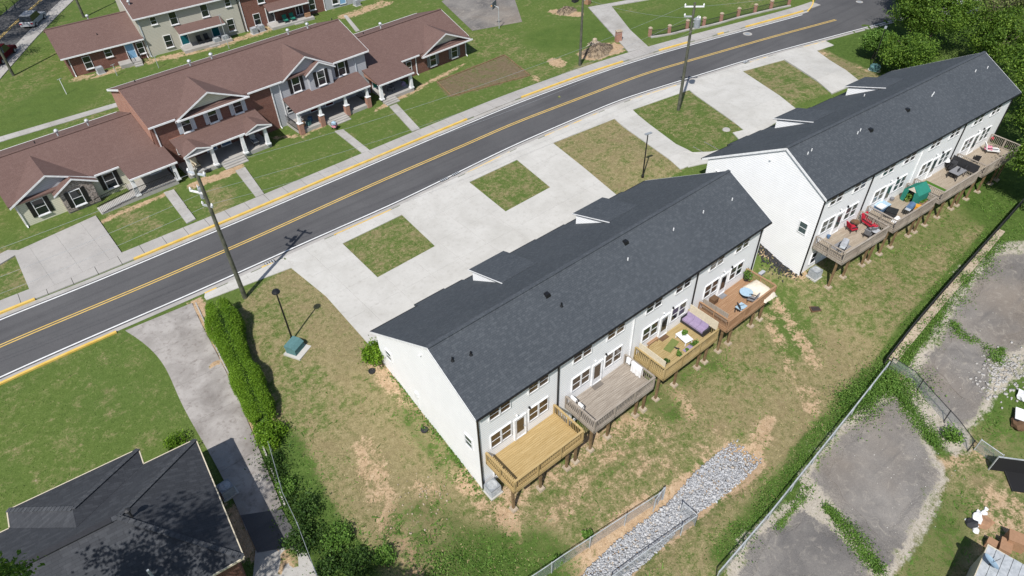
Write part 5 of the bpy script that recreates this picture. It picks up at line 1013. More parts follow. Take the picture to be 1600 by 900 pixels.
# low fence with brick pillars across the road
PP = [(72.63,59.86), (75.21,58.68), (78.39,58.18), (80.79,57.21), (83.84,56.60), (87.16,56.13), (90.09,55.41), (93.01,54.74), (96.18,53.86)]
for k, p in enumerate(PP):
    t_ = thing('brick_pillar', 'short tan brick pillar of the low garden fence, %s from the driveway' % ['first','second','third','fourth','fifth','sixth','seventh','eighth','ninth'][k], 'pillar', g3(p, 0), RAD(-10), 'brick pillars of the garden fence'); MB().box(-.17,.17,-.17,.17,-.2,1.15).build('shaft', MT['brick_light'], t_); MB().taper(-.22,.22,-.22,.22,1.15,1.3,.06).build('cap', MT['rubble'], t_)
gf = thing('garden_fence', 'low dark iron fence between the brick pillars across the road', 'fence', g3(PP[0], 0)); o = np.array(gf.location)
for a, b in zip(PP[:-1], PP[1:]):
    a = np.array(g3(a)) - o; b = np.array(g3(b)) - o; railing(gf, tuple(a + (b-a)*.08), tuple(b - (b-a)*.08), .8, .16, 'dark')
structure(kerb(MB(), smoothline(PP, 1, 2), -.55, -.25, -.1, .16).build('retaining_edge', MT['conc_old']))
t_ = thing('stone_pillar', 'wide tan stone gate pillar beside the far driveway', 'pillar', g3((68.39,61.70), 0), RAD(-20)); MB().taper(-.42,.42,-.32,.32,-.2,1.35,.05).build('shaft', MT['brick_light'], t_); MB().box(-.42,.42,-.33,.33,1.35,1.44).build('cap', MT['rubble'], t_)

# ================================================================ MOUNDS, STONES, SMALL GROUND THINGS
def heap(name, label, cat, p, rx, ry, h, m, seed, bits=0, bitm='bark', rz=0):
    r = np.random.default_rng(seed); n_, k_ = 9, 22; vv = []; 
    for i in range(n_):
        f = i/(n_-1)
        for j in range(k_):
            a = 2*math.pi*j/k_; q_ = f*(1 + .12*math.sin(3*a + seed) + .06*r.normal()); vv.append((rx*q_*math.cos(a), ry*q_*math.sin(a), h*(1-f**1.4)*(1 + .15*r.normal()) - .08*f))
    t_ = thing(name, label, cat, g3(p, 0), rz); MB().add(vv, [(i*k_+j, i*k_+(j+1) % k_, (i+1)*k_+(j+1) % k_, (i+1)*k_+j) for i in range(n_-1) for j in range(k_)] + [tuple(range(k_))]).build('mound', m, t_, smooth=True)
    mb = MB()
    for _ in range(bits):
        a = r.uniform(0, 6.28); f = r.uniform(0, .9); z = h*(1-f**1.4); c_ = Vector((rx*f*math.cos(a), ry*f*math.sin(a), z+.03)); d = Vector((math.cos(a)+r.normal()*.5, math.sin(a)+r.normal()*.5, -h/max(rx,.1)*f*1.2)).normalized()*r.uniform(.3,.9); mb.tube(c_ - d*.5, c_ + d*.5, r.uniform(.015,.04), .01, 4)
    if bits: stuff(mb.build('twigs', MT[bitm], t_))
    return t_
soil = noisy('mulch soil', (.13,.095,.06,1), (.30,.235,.16,1), 3, .95, bump=.8)
heap('brush_mound', 'brown mound of roots and brush beside the far sidewalk', 'mound', (64.07,61.14), 2.7, 1.7, .95, soil, 1, 160, 'bark', RAD(5)); heap('mulch_heap', 'small grey brush heap on the far lawn', 'mound', (70.49,74.28), 1.8, 1.2, .7, soil, 2, 90)
t_ = thing('tree_stump', 'grey gnarled stump on top of the brown brush mound', 'stump', g3((64.85,62.66), .55)); mb = MB().lathe([(.5,-.3),(.36,.05),(.30,.45),(.12,.55)], 9)
for k in range(7): mb.tube((.2*math.cos(k*.9), .2*math.sin(k*.9), .1), (1.3*math.cos(k*.9), 1.1*math.sin(k*.9), -.5), .12, .04, 5)
mb.build('wood', MT['rubble'], t_)
# riprap
def rocks(n, seed):
    r = np.random.default_rng(seed); base = np.array([(-1,-1,-1),(1,-1,-1),(1,1,-1),(-1,1,-1),(-1,-1,1),(1,-1,1),(1,1,1),(-1,1,1)], float)*.62; fc = np.array([(0,3,2,1),(4,5,6,7),(0,1,5,4),(1,2,6,5),(2,3,7,6),(3,0,4,7)]); VV, FF = [], []
    D_ = resample([(15.37,11.81), (18.20,11.66), (21.77,11.61), (25.48,11.61), (28.81,11.49)], .1)
    for k in range(n):
        i = r.integers(0, len(D_)); f = i/len(D_); wd = .85 + .15*math.sin(f*9) + .25*f; p = D_[i] + r.uniform(-wd, wd, 2); s = r.uniform(.04,.10)*(1 if r.random() > .06 else 1.6)
        v = base*r.uniform(.6,1.25,(8,3))*s*np.array([1.15,1,.75]); q_ = Matrix.Rotation(r.uniform(0,6.28),3,'Z') @ Matrix.Rotation(r.uniform(-.6,.6),3,'X'); v = v @ np.array(q_).T
        dd = float(seg_dist(np.array([p[0]]), np.array([p[1]]), DITCH)[0]); z = float(zt(*p)) - .35*(1 - float(_ss(.5,2.2,dd))); VV.append(v + [p[0], p[1], z + r.uniform(.02,.14)]); FF.append(fc + 8*k)
    return np.concatenate(VV), np.concatenate(FF)
t = NT('riprap stone'); g = t.n.new('ShaderNodeNewGeometry'); t.col(t.ramp(g.outputs['Random Per Island'], [(0, (.25,.255,.265,1)), (.5, (.37,.375,.385,1)), (.93, (.48,.48,.48,1)), (1, (.36,.29,.21,1))])); MT['riprap'] = t.done(.85,.25)
V, Fq = rocks(8500, 4); stuff(raw_mesh('riprap', V, Fq, MT['riprap']), 'grey broken stones filling the drainage ditch')
def rock_strip(name, label, pts, wd, n, seed, m, smin, smax):
    r = np.random.default_rng(seed); base = np.array([(-1,-1,-1),(1,-1,-1),(1,1,-1),(-1,1,-1),(-1,-1,1),(1,-1,1),(1,1,1),(-1,1,1)], float)*.62; fc = np.array([(0,3,2,1),(4,5,6,7),(0,1,5,4),(1,2,6,5),(2,3,7,6),(3,0,4,7)]); D_ = resample(pts, .1); VV, FF = [], []
    for k in range(n):
        p = D_[r.integers(0, len(D_))] + r.normal(size=2)*wd; v = base*r.uniform(.6,1.25,(8,3))*r.uniform(smin,smax); VV.append(v + [p[0], p[1], float(zt(*p)) + .02]); FF.append(fc + 8*k)
    return stuff(raw_mesh(name, np.concatenate(VV), np.concatenate(FF), m), label)
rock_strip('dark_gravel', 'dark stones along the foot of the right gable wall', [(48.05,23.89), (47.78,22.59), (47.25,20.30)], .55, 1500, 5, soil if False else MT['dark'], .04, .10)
rock_strip('rubble_edge', 'pale broken concrete along the edge of the upper pad', [(47.04,2.97), (48.63,3.09), (51.27,3.30)], .7, 260, 6, MT['conc_old'], .05, .16)
rock_strip('pad_litter', 'pale crumbs scattered over the asphalt pads', [(35.46,6.96), (34.95,3.41), (30.10,1.64), (36.42,1.54), (41.71,6.04), (46.07,5.01), (55.56,7.07)], 1.6, 90, 7, MT['conc'], .02, .05)
rock_strip('yard_litter', 'small pale stones and litter in the dry side yard', [(9.63,23.69), (9.30,21.73), (8.30,21.28), (11.79,23.16)], .8, 60, 8, MT['rubble'], .03, .09)
# boxes, lids, drains
t_ = thing('utility_box', 'green utility transformer box on a concrete pad on the dry lawn', 'utility box', g3((9.12,38.11), 0), RAD(28)); MB().box(-.75,.75,-.75,.75,-.1,.08).build('pad', MT['conc'], t_)
MB().box(-.55,.55,-.3,.6,.08,.62).build('cabinet', MT['teal'], t_); MB().extrude([(-.58,-.32,.62),(-.58,.62,.62),(-.58,.62,.85),(-.58,.0,.85)], (1.16,0,0)).build('lid', MT['teal'], t_)
tag(MB().lathe([(.4,-.3),(.42,.04),(.36,.12),(.02,.14)], 18).build('valve_lid', MT['conc_walk'], None, g3((58.30,36.21), 0)), 'round grey lid on the grass island below the tall pole', 'lid')
t_ = thing('green_cabinet', 'pale green utility cabinet beyond the right townhouse eave', 'utility box', g3((84.86,34.12), 0)); MB().lathe([(.6,-.1),(.62,.55),(.5,.7),(.03,.75)], 14).build('housing', MT['teal'], t_); MB().lathe([(.75,-.1),(.75,.06),(.62,.06)], 14).build('base', MT['conc'], t_)
for p, lb in (((12.38,32.62), 'black round drain in the soil left of the white gable wall'), ((12.81,26.62), 'black drain beside the middle of the white gable wall')): 
    o = tag(MB().lathe([(.26,-.1),(.26,.06),(.2,.06),(.2,.0)], 14).build('yard_drain', MT['dark'], None, g3(p, .02)), lb, 'drain', 'black yard drains'); 
o = tag(MB().box(-.42,.42,-.3,.3,-.1,.05).build('yard_grate', MT['brown'], None, g3((45.36,16.24), .01), RAD(-35)), 'rusty square grate in the lawn between the two townhouses', 'grate')
for k in range(5): MB().box(-.36,.36,-.25+.1*k,-.19+.1*k,.05,.07).build('bar', MT['dark'], o)
def ac_unit(label, p, rz=0, s=1.0, z=None):
    t_ = thing('air_conditioner', label, 'air conditioner', g3(p, 0) if z is None else (p[0], p[1], z), rz, 'outdoor air conditioners'); MB().box(-.5*s,.5*s,-.5*s,.5*s,-.1,.06).build('pad', MT['conc'], t_); MB().box(-.4*s,.4*s,-.4*s,.4*s,.06,.82*s).build('case', MT['ac'], t_)
    for k in range(7): MB().box(-.415*s,.415*s,-.415*s,.415*s,.12+.09*k*s,.15+.09*k*s).build('louvre', MT['galv'], t_)
    MB().lathe([(.34*s,.0),(.34*s,.02),(.30*s,.02),(.30*s,.005)], 18, (0,0,.82*s)).build('fan_ring', MT['galv'], t_); mb = MB().lathe([(.08*s,.0),(.08*s,.03),(.02,.04)], 8, (0,0,.82*s))
    for k in range(4):
        a = k*1.57; mb.beam((.08*math.cos(a), .08*math.sin(a), .83*s), (.28*s*math.cos(a), .28*s*math.sin(a), .835*s), .12, .012)
    mb.build('fan', MT['galv'], t_); MB().lathe([(.29*s,0),(.29*s,.004),(.01,.004)], 18, (0,0,.82*s)).build('fan_well', MT['dark'], t_); return t_
ac_unit('grey air conditioner at the near corner of the middle townhouse', (13.93,20.36), R1); ac_unit('grey air conditioner at the corner of the right townhouse', (48.11,18.33), R2)
for p, lb in (((11.78,99.74), 'air conditioner against the brick wall at the top left'), ((26.93,98.53), 'left one of two air conditioners behind the beige siding porch'), ((28.16,98.60), 'right one of two air conditioners behind the beige siding porch'), ((32.35,98.41), 'left air conditioner before the brick rear wall'), ((33.50,98.60), 'right air conditioner before the brick rear wall'), ((48.80,97.99), 'air conditioner by the grey siding at the top'), ((0.24,30.28), 'air conditioner in the shade of the hip roofed house')): ac_unit(lb, p, RA)
for p, lb, h, rz in (((6.75,96.31), 'white clothesline post on the lawn at the top left', 2.0, 20), ((13.14,97.50), 'small garden post beside the brick rear wall', 1.5, 20), ((27.45,95.74), 'tall thin grey post behind the front apartment roof', 4.6, 0), ((18.01,96.15), 'short post on the lawn behind the front apartment roof', 1.6, 10), ((39.94,99.20), 'white post before the siding at the top', 2.0, 0)):
    t_ = thing('garden_post', lb, 'post', g3(p, 0), RAD(rz), 'posts behind the apartments'); MB().tube((0,0,-.1), (0,0,h), .045, .04, 7).build('post', MT['trim'] if 'white' in lb else MT['galv'], t_); MB().beam((-.3,0,h-.03), (.3,0,h-.03), .05, .05).build('crossbar', MT['galv'], t_)
t_ = thing('basketball_hoop', 'basketball hoop with dark backboard beside the old asphalt court', 'basketball hoop', g3((59.24,76.14), 0), RAD(120)); MB().tube((0,0,-.1), (0,0,3.0), .06, .05, 8).tube((0,0,2.9), (.6,0,3.1), .04, .04, 6).build('pole', MT['galv'], t_); MB().box(.6,.65,-.75,.75,2.75,3.7).build('backboard', MT['grey'], t_)
MB().lathe([(.23,3.0),(.25,3.02),(.23,3.04)], 14, (.9,0,0)).build('rim', MT['orange'], t_)
t_ = thing('stroller', 'pink and blue toy stroller on the path before the grey porch', 'stroller', g3((27.64,66.06), .12), RAD(40)); MB().box(-.3,.3,-.22,.22,.25,.55).build('seat', MT['pink'], t_); MB().lathe([(.3,0),(.28,.18),(.12,.3),(.02,.32)], 10, (-.1,0,.6)).build('hood', MT['lightblue'], t_)
for x, y in ((-.25,-.22),(.25,-.22),(-.25,.22),(.25,.22)): MB().tube((x,y-.02,.12), (x,y+.02,.12), .12, .12, 10).build('wheel', MT['dark'], t_)
MB().tube((-.3,-.2,.5), (-.6,-.2,.95), .02, .02, 5).tube((-.3,.2,.5), (-.6,.2,.95), .02, .02, 5).tube((-.6,-.2,.95), (-.6,.2,.95), .02, .02, 5).build('handle', MT['dark'], t_)

# ================================================================ CARS
def car(label, p, rz, paint_m, L=4.7, W=1.85, H=1.7, truck=False):
    t_ = thing('parked_car', label, 'car', g3(p, .03), rz, 'parked cars'); h0 = .95
    pts = [(-L/2,.35),(-L/2,.85),(-L/2+.1,h0),(L/2-1.1,h0),(L/2-.1,.85),(L/2,.6),(L/2,.35)]
    MB().extrude([(x, -W/2, z) for x, z in pts], (0, W, 0)).build('body', MT[paint_m], t_)
    c0, c1 = (-L/2+.15, L/2-1.5) if not truck else (-.5, L/2-1.5)
    cab = [(c0,h0),(c0+.35,H),(c1-.55,H),(c1,h0)]; i = .14
    vv = [(x, -W/2+.04 + (i if z > h0 else 0), z) for x, z in cab] + [(x, W/2-.04 - (i if z > h0 else 0), z) for x, z in cab]
    MB().add(vv, [(0,1,2,3),(7,6,5,4),(0,4,5,1),(1,5,6,2),(2,6,7,3)]).build('windows', MT['glass'], t_); MB().box(c0+.3, c1-.5, -W/2+.16, W/2-.16, H-.02, H+.05).build('roof', MT[paint_m], t_)
    for x in (-L/2+.85, L/2-.9):
        for y in (-W/2+.05, W/2-.05):
            wl_ = MB().tube((x,y-.12,.34), (x,y+.12,.34), .34, .34, 16).build('wheel', MT['dark'], t_); MB().tube((x,y-.13,.34), (x,y+.13,.34), .19, .19, 10).build('rim', MT['galv'], wl_)
    for s in (-1, 1): MB().box(-L/2-.02, -L/2+.06, s*W/2-.3*(s>0)-.0*(s<0), s*W/2+.3*(s<0), .65, .85).build('tail_light', MT['red'], t_); MB().box(L/2-.1, L/2+.01, s*.75-.15, s*.75+.15, .58, .72).build('headlight', MT['trim'], t_)
    if truck: MB().box(-L/2+.08, -.55, -W/2+.1, W/2-.1, h0+.002, h0+.02).build('bed_floor', MT['dark'], t_)
    return t_
bd = np.array((12.23,135.10)) - np.array((7.73,128.32)); ba = math.atan2(bd[1], bd[0])
car('silver grey SUV on the road in the top left corner', (9.23,124.89), ba, 'silver'); car('dark red pickup truck cut by the left edge', (2.81,113.72), ba, 'maroon', 5.4, 1.95, 1.75, True); car('white car half hidden behind the trees at the top right', (110.49,35.82), RAD(-20), 'white')

# ================================================================ DECK FURNITURE
def at(p, z): return (p[0], p[1], z)
Z1, Z2 = .085, 1.105
def legs4(mb, w, d, h, r=.025): 
    for x in (-w/2+.04, w/2-.04):
        for y in (-d/2+.04, d/2-.04): mb.box(x-r, x+r, y-r, y+r, 0, h)
    return mb
def table(name, label, p, z, rz, w, d, h, top, leg, rnd=False):
    t_ = thing(name, label, 'table', at(p, z), rz)
    if rnd: MB().lathe([(w/2-.02,h-.05),(w/2,h-.04),(w/2,h-.005),(w/2-.02,h),(.02,h)], 22).build('table_top', MT[top], t_); MB().tube((0,0,.03), (0,0,h-.05), .05, .05, 8).lathe([(.3,0),(.28,.03),(.05,.06)], 12).build('pedestal', MT[leg], t_)
    else:
        MB().box(-w/2,w/2,-d/2,d/2,h-.05,h).build('table_top', MT[top], t_)
        for x in (-w/2+.06, w/2-.06):
            for y in (-d/2+.06, d/2-.06): MB().box(x-.03,x+.03,y-.03,y+.03,0,h-.05).build('leg', MT[leg], t_)
    return t_
def chair(label, p, z, rz, seat, frame, w=.6, d=.6, lounge=False, cat='chair', name='patio_chair'):
    t_ = thing(name, label, cat, at(p, z), rz); sd = d*1.9 if lounge else d
    MB().box(-w/2,w/2,-sd,0,.30,.42).build('seat', MT[seat], t_); MB().extrude([(-w/2,0,.40),(-w/2,.10,.40),(-w/2,.30,.98),(-w/2,.20,.98)], (w,0,0)).build('backrest', MT[seat], t_)
    for x in (-w/2+.02, w/2-.02): MB().box(x-.03,x+.03,-sd*.8,.05,.56,.61).build('armrest', MT[frame], t_)
    for x in (-w/2+.03, w/2-.03):
        for y in (-sd+.05, .05): MB().box(x-.025,x+.025,y-.025,y+.025,0,.56).build('leg', MT[frame], t_)
    return t_
def mat_(label, p, z, rz, w, d, m, name='doormat', cat='mat'): return tag(MB().box(-w/2,w/2,-d/2,d/2,0,.02).box(-w/2+.06,w/2-.06,-d/2+.06,d/2-.06,.02,.028).build(name, MT[m], None, at(p, z+.004), rz), label, cat)
def drape(label, p, z, rz, wid, front, back, m, top=1.0):
    mb = MB(); prof = [(-.10,top-front),(-.085,top-front*.5),(-.075,top),(0,top+.03),(.075,top),(.10,top-back*.5),(.13,top-back)]; n_ = 9; vv = []
    for k in range(n_+1):
        y = -wid/2 + wid*k/n_; wv = .035*math.sin(k*2.1)
        for x, zz in prof: vv.append((x + wv*(1 if zz < top-.05 else 0)*np.sign(x), y, zz + .03*math.sin(k*1.3)*(zz < top-.1)))
    m_ = len(prof); mb.add(vv, [(k*m_+j, k*m_+j+1, (k+1)*m_+j+1, (k+1)*m_+j) for k in range(n_) for j in range(m_-1)]); return tag(mb.build('hanging_cloth', MT[m], None, at(p, z), rz, True), label, 'cloth', 'white cloths on the grey deck rails')
def pot(label, p, z, m, r=.2, h=.3, plant=None, seed=1, name='flower_pot'):
    t_ = thing(name, label, 'pot', at(p, z)); MB().lathe([(r*.7,0),(r,h),(r*.88,h),(r*.8,h-.05),(.02,h-.05)], 12).build('pot', MT[m], t_)
    if plant: leaf_cloud('plant', clumps(np.random.default_rng(seed), np.array([0,0,h+r*.9]), r*1.5, r*1.3, 10, 260, r*.4), .07, MT[plant], t_, np.random.default_rng(seed))
    return t_
def grill(label, p, z, rz, lid='dark', body='dark', name='grill'):
    t_ = thing(name, label, 'grill', at(p, z), rz); MB().box(-.4,.4,-.28,.28,.55,.82).build('firebox', MT[body], t_); MB().extrude([(-.4,-.28,.82),(-.4,-.22,1.02),(-.4,.0,1.12),(-.4,.22,1.02),(-.4,.28,.82)], (.8,0,0)).build('lid', MT[lid], t_)
    for s in (-1, 1): MB().box(s*.41 - .35*(s<0), s*.41 + .35*(s>0), -.22,.22,.78,.82).build('side_shelf', MT['galv'], t_)
    for x in (-.35,.35):
        for y in (-.22,.22): MB().box(x-.025,x+.025,y-.025,y+.025,0,.55).build('leg', MT['dark'], t_)
    return t_
def crate(name, label, cat, p, z, rz, w, d, h, m, lid=None):
    t_ = thing(name, label, cat, at(p, z), rz); MB().box(-w/2,w/2,-d/2,d/2,.02,h).build('body', MT[m], t_); MB().box(-w/2-.02,w/2+.02,-d/2-.02,d/2+.02,h,h+.04).build('lid', MT[lid or m], t_); MB().box(-w/2+.05,w/2-.05,-d/2+.05,d/2-.05,0,.02).build('base', MT['dark'], t_); return t_
def bin_pile(name, label, cat, p, r, h, m, seed, dz=0, group=None):
    rr = np.random.default_rng(seed); bm = bmesh.new(); bmesh.ops.create_icosphere(bm, subdivisions=2, radius=1)
    for v_ in bm.verts: v_.co = Vector((v_.co.x*r, v_.co.y*r*.85, (v_.co.z+.6)*h*.6))*(1 + .16*rr.normal())
    me = bpy.data.meshes.new(name); bm.to_mesh(me); bm.free(); me.materials.append(MT[m]); return tag(place(name, me, None, g3(p, dz)), label, cat, group)
# grey deck: cloths
drape('pair of short white cloths over the left rail of the grey deck', (21.26,20.45), Z1, R1, .5, .55, .4, 'white'); drape('second short white cloth next to it on the left rail of the grey deck', (21.24,19.75), Z1, R1, .42, .55, .6, 'white')
drape('small white cloth at the wall end of the grey deck right rail', local(TH1, R1, 13.22, -.55), Z1, R1, .35, .5, .6, 'white'); drape('long white sheet hanging from the right rail of the grey deck', local(TH1, R1, 13.18, -1.35), Z1, R1, .95, 1.0, .95, 'white', 1.05)
mat_('dark doormat on the grey deck', (23.85,20.83), Z1, R1, .9, .6, 'mat')
# purple sofa deck
t_ = thing('sofa', 'long purple cushioned sofa on the olive deck', 'sofa', at((33.51,19.98), Z1), R1 + RAD(-90)); 
for k in (-1, 0, 1): MB().box(k*.66-.32, k*.66+.32, -.35,.28,.30,.46).build('seat_cushion', MT['purple'], t_); MB().extrude([(k*.66-.32,.18,.46),(k*.66-.32,.34,.46),(k*.66-.32,.46,.92),(k*.66-.32,.32,.92)], (.64,0,0)).build('back_cushion', MT['purple'], t_)
MB().box(-1.05,1.05,-.4,.45,.10,.30).build('frame', MT['dark'], t_); 
for x in (-1.07, 1.07): MB().box(x-.06,x+.06,-.4,.4,.10,.62).build('armrest', MT['dark'], t_)
table('coffee_table', 'white coffee table before the purple sofa', (31.87,19.65), Z1, R1 + RAD(-8), .75, 1.15, .4, 'white', 'white'); pot('pot of yellow green plant on the white coffee table', (32.03,19.80), Z1+.4, 'grey', .13, .12, 'leaf_weed', 3)
t_ = thing('pallet_bench', 'slatted pallet wood bench under the olive deck window', 'bench', at((29.79,21.31), Z1), R1)
for k in range(4): MB().box(-.55,.55,.05+.0*k,.10,.2+.2*k,.33+.2*k).build('slat', MT['wood_cedar'], t_)
for k in range(4): MB().box(-.55,.55,-.5+.13*k,-.4+.13*k,.32,.36).build('slat', MT['wood_cedar'], t_)
for x in (-.5, .5): MB().box(x-.04,x+.04,.101,.16,0,.95).box(x-.04,x+.04,-.48,-.42,0,.32).build('leg', MT['wood_cedar'], t_)
mat_('brown doormat on the olive deck', (30.93,20.85), Z1, R1, .8, .55, 'brown'); mat_('pale green rug on the olive deck', (30.75,19.88), Z1, R1 + RAD(12), 1.4, .6, 'olive', 'rug', 'rug'); mat_('grey purple yoga mat by the front rail of the olive deck', (31.51,18.80), Z1, R1 + RAD(3), 1.0, .5, 'purple', 'floor_mat', 'mat')
pot('lime green planter at the front rail of the olive deck', (32.05,18.76), Z1, 'lime', .16, .15, 'leaf_weed', 4); pot('second lime planter nearer the middle of the olive deck rail', (31.20,18.73), Z1, 'lime', .1, .1, 'leaf_weed', 5); pot('teal planter at the front rail of the olive deck', (30.43,18.81), Z1, 'teal', .13, .12, 'leaf_weed', 6); pot('dark pot in the left front corner of the olive deck', (29.11,18.95), Z1, 'dark', .12, .3, 'leaf_dark', 7)
for k, p in enumerate(((30.80,19.49), (30.86,19.36))): o = tag(MB().box(-.05,.05,-.13,.13,0,.05).taper(-.05,.05,-.13,.0,.05,.10,.015).build('slipper', MT['dark'], None, at(p, Z1+.004), R1 + .3*k), '%s of two dark slippers on the olive deck' % ('left', 'right')[k], 'slipper', 'pair of slippers')
# cedar deck
table('mosaic_table', 'round table with pale mosaic top on the cedar deck', (39.35,19.60), Z1, R1, 1.05, 1.05, .5, 'lightblue', 'dark', True); table('tiled_table', 'square pale blue table at the cedar deck front rail', (37.57,18.67), Z1, R1, .8, .8, .6, 'lightblue', 'dark'); chair('dark chair pulled up at the square table on the cedar deck', (37.42,18.73), Z1, R1 + RAD(60), 'dark', 'dark', .5, .5); chair('dark chair between the tables on the cedar deck', (39.22,18.72), Z1, R1 + RAD(200), 'grey', 'dark', .5, .5)
def tarp(label, p, z, rz, w, d, h, m, seed):
    r = np.random.default_rng(seed); n_ = 14; t_ = thing('covered_lounge', label, 'cover', at(p, z), rz); vv = []; 
    for i in range(n_+1):
        for j in range(n_+1):
            u, v_ = i/n_*2-1, j/n_*2-1; e = max(abs(u), abs(v_)); hh = h*(1 - max(0, (e-.72)/.28)**1.5)*(.8 + .25*math.sin(u*2.1+1)*math.cos(v_*1.7)) + .03*r.normal(); vv.append((u*w/2*(1+.03*r.normal()), v_*d/2*(1+.03*r.normal()), max(.015, hh)))
    MB().add(vv, [(i*(n_+1)+j, i*(n_+1)+j+1, (i+1)*(n_+1)+j+1, (i+1)*(n_+1)+j) for i in range(n_) for j in range(n_)]).build('cover', MT[m], t_, smooth=True); MB().box(-w*.36,w*.36,-d*.36,d*.36,.02,h*.5).build('frame', MT['dark'], t_); return t_
tarp('large cream cloth cover over a lounge on the cedar deck', (40.62,19.15), Z1, R1 + RAD(-4), 1.5, 2.3, .55, 'cream', 3); tarp('dark red blanket beside the cream cover on the cedar deck', (39.51,18.60), Z1, R1, .7, .5, .25, 'maroon', 4)
pot('leafy green plant in a dark pot by the cedar deck wall', (41.01,20.75), Z1, 'dark', .28, .45, 'leaf_weed', 8); mat_('patterned doormat on the cedar deck', (38.01,20.85), Z1, R1, .7, .55, 'grey'); crate('deck_box', 'small brown wooden box by the cedar deck screen', 'box', (36.87,20.88), Z1, R1, .6, .6, .45, 'brown'); crate('pale_box', 'pale grey box hung outside the cedar deck rail', 'box', (42.05,20.10), .5, R1, .6, .25, .25, 'grey', 'silver')
# red chair deck
chair('red cushioned armchair by the townhouse wall', (51.78,18.29), Z2, R2 + RAD(70), 'red', 'dark', .65, .6); chair('red cushioned chaise beside the deck end rail', (53.86,18.06), Z2, R2 + RAD(-8), 'red', 'dark', .7, .65, True)
t_ = thing('fire_pit', 'small round brown fire pit between the red chairs', 'fire pit', at((52.84,18.39), Z2)); MB().lathe([(.12,0),(.15,.25),(.36,.42),(.38,.48),(.30,.46),(.05,.36)], 14).build('bowl', MT['brown'], t_); MB().lathe([(.3,0),(.28,.05),(.12,.08)], 12).build('base', MT['dark'], t_)
table('round_table', 'round pale glass table at the rail of the red chair deck', (52.83,16.55), Z2, R2, .75, .75, .6, 'silver', 'dark', True); chair('grey patio chair beside the round glass table', (52.75,16.81), Z2, R2 + RAD(150), 'grey', 'dark', .5, .5); chair('second grey patio chair left of the round glass table', (52.05,16.83), Z2, R2 + RAD(100), 'grey', 'dark', .5, .45)
grill('dark grill with silver lid at the corner of the red chair deck', (48.94,17.22), Z2, R2 + RAD(20), 'silver', 'dark'); pot('blue pot by the townhouse wall on the red chair deck', (49.65,18.92), Z2, 'blue', .16, .3, None, 1); mat_('dark round grill mat under the silver grill', (49.37,17.55), Z2, R2, 1.5, 1.0, 'grey', 'grill_mat')
# greenhouse deck
t_ = thing('greenhouse_tent', 'green greenhouse tent with an open flap on the grey deck', 'tent', at((60.38,16.98), Z2), R2 + RAD(-4)); g2 = [(-.85,-.75,0),(-.85,-.75,1.15),(-.85,0,1.75),(-.85,.75,1.15),(-.85,.75,0)]
mb = MB(); a = [Vector(p) for p in g2]; b = [Vector((.85, p[1], p[2])) for p in g2]; mb.add(a + b, [(0,1,6,5),(1,2,7,6),(2,3,8,7),(3,4,9,8),(5,6,7,8,9)]); mb.build('canopy', MT['green'], t_)
MB().extrude([(-.86,-.75,0),(-.86,-.75,1.15),(-.86,-.25,1.5),(-.86,-.35,0)], (.03,0,0)).build('flap', MT['green'], t_); MB().extrude([(-.86,.75,0),(-.86,.75,1.15),(-.86,.25,1.5),(-.86,.4,0)], (.03,0,0)).build('flap', MT['green'], t_); MB().extrude([(-.87,-.4,1.3),(-.87,0,1.74),(-.87,.4,1.3)], (.04,0,0)).build('door_roll', MT['cream'], t_)
for y in (-.4,.4): MB().box(-.5,.6,y-.12,y+.12,.5,.54).build('shelf', MT['galv'], t_)
pot('leafy pot just inside the greenhouse tent', (59.76,17.25), Z2, 'olive', .22, .35, 'leaf_weed', 9); pot('grey pot by the wall of the greenhouse deck', (58.90,18.24), Z2, 'grey', .2, .28, None, 2)
crate('blue_cooler', 'blue box with a white lid by the wall of the greenhouse deck', 'box', (56.96,18.20), Z2, R2, 1.3, .9, .45, 'blue', 'lightblue'); tag(MB().box(-.35,.35,-.28,.28,0,.12).box(-.3,.3,-.23,.23,.12,.14).build('white_tray', MT['white'], None, at((56.52,18.08), Z2+.5), R2), 'white tray lying on the blue box', 'tray'); crate('fire_table', 'square black covered fire table on the greenhouse deck', 'fire table', (56.53,17.10), Z2, R2 + RAD(20), .9, .9, .6, 'dark', 'black')
grill('grill with a blue grey cover at the greenhouse deck rail', (58.00,16.27), Z2, R2 + RAD(10), 'blue', 'dark'); bin_ = tag(MB().taper(-.35,.35,-.25,.25,0,.35,.08).taper(-.2,.2,-.15,.15,.35,.5,.06).build('white_bag', MT['white'], None, at((56.19,16.38), Z2), R2), 'white bag against the left rail of the greenhouse deck', 'bag')
crate('orange_board', 'orange board box at the greenhouse deck front rail', 'box', (59.37,16.08), Z2, R2 + RAD(15), .5, .5, .3, 'orange'); t_ = thing('planter_box', 'wooden planter of green herbs at the greenhouse deck rail', 'planter', at((60.45,16.24), Z2), R2); MB().box(-.5,.5,-.25,.25,0,.3).build('box', MT['wood_cedar'], t_); leaf_cloud('herbs', np.random.default_rng(2).uniform((-.48,-.23,.28), (.48,.23,.45), (320,3)), .07, MT['leaf_weed'], t_)
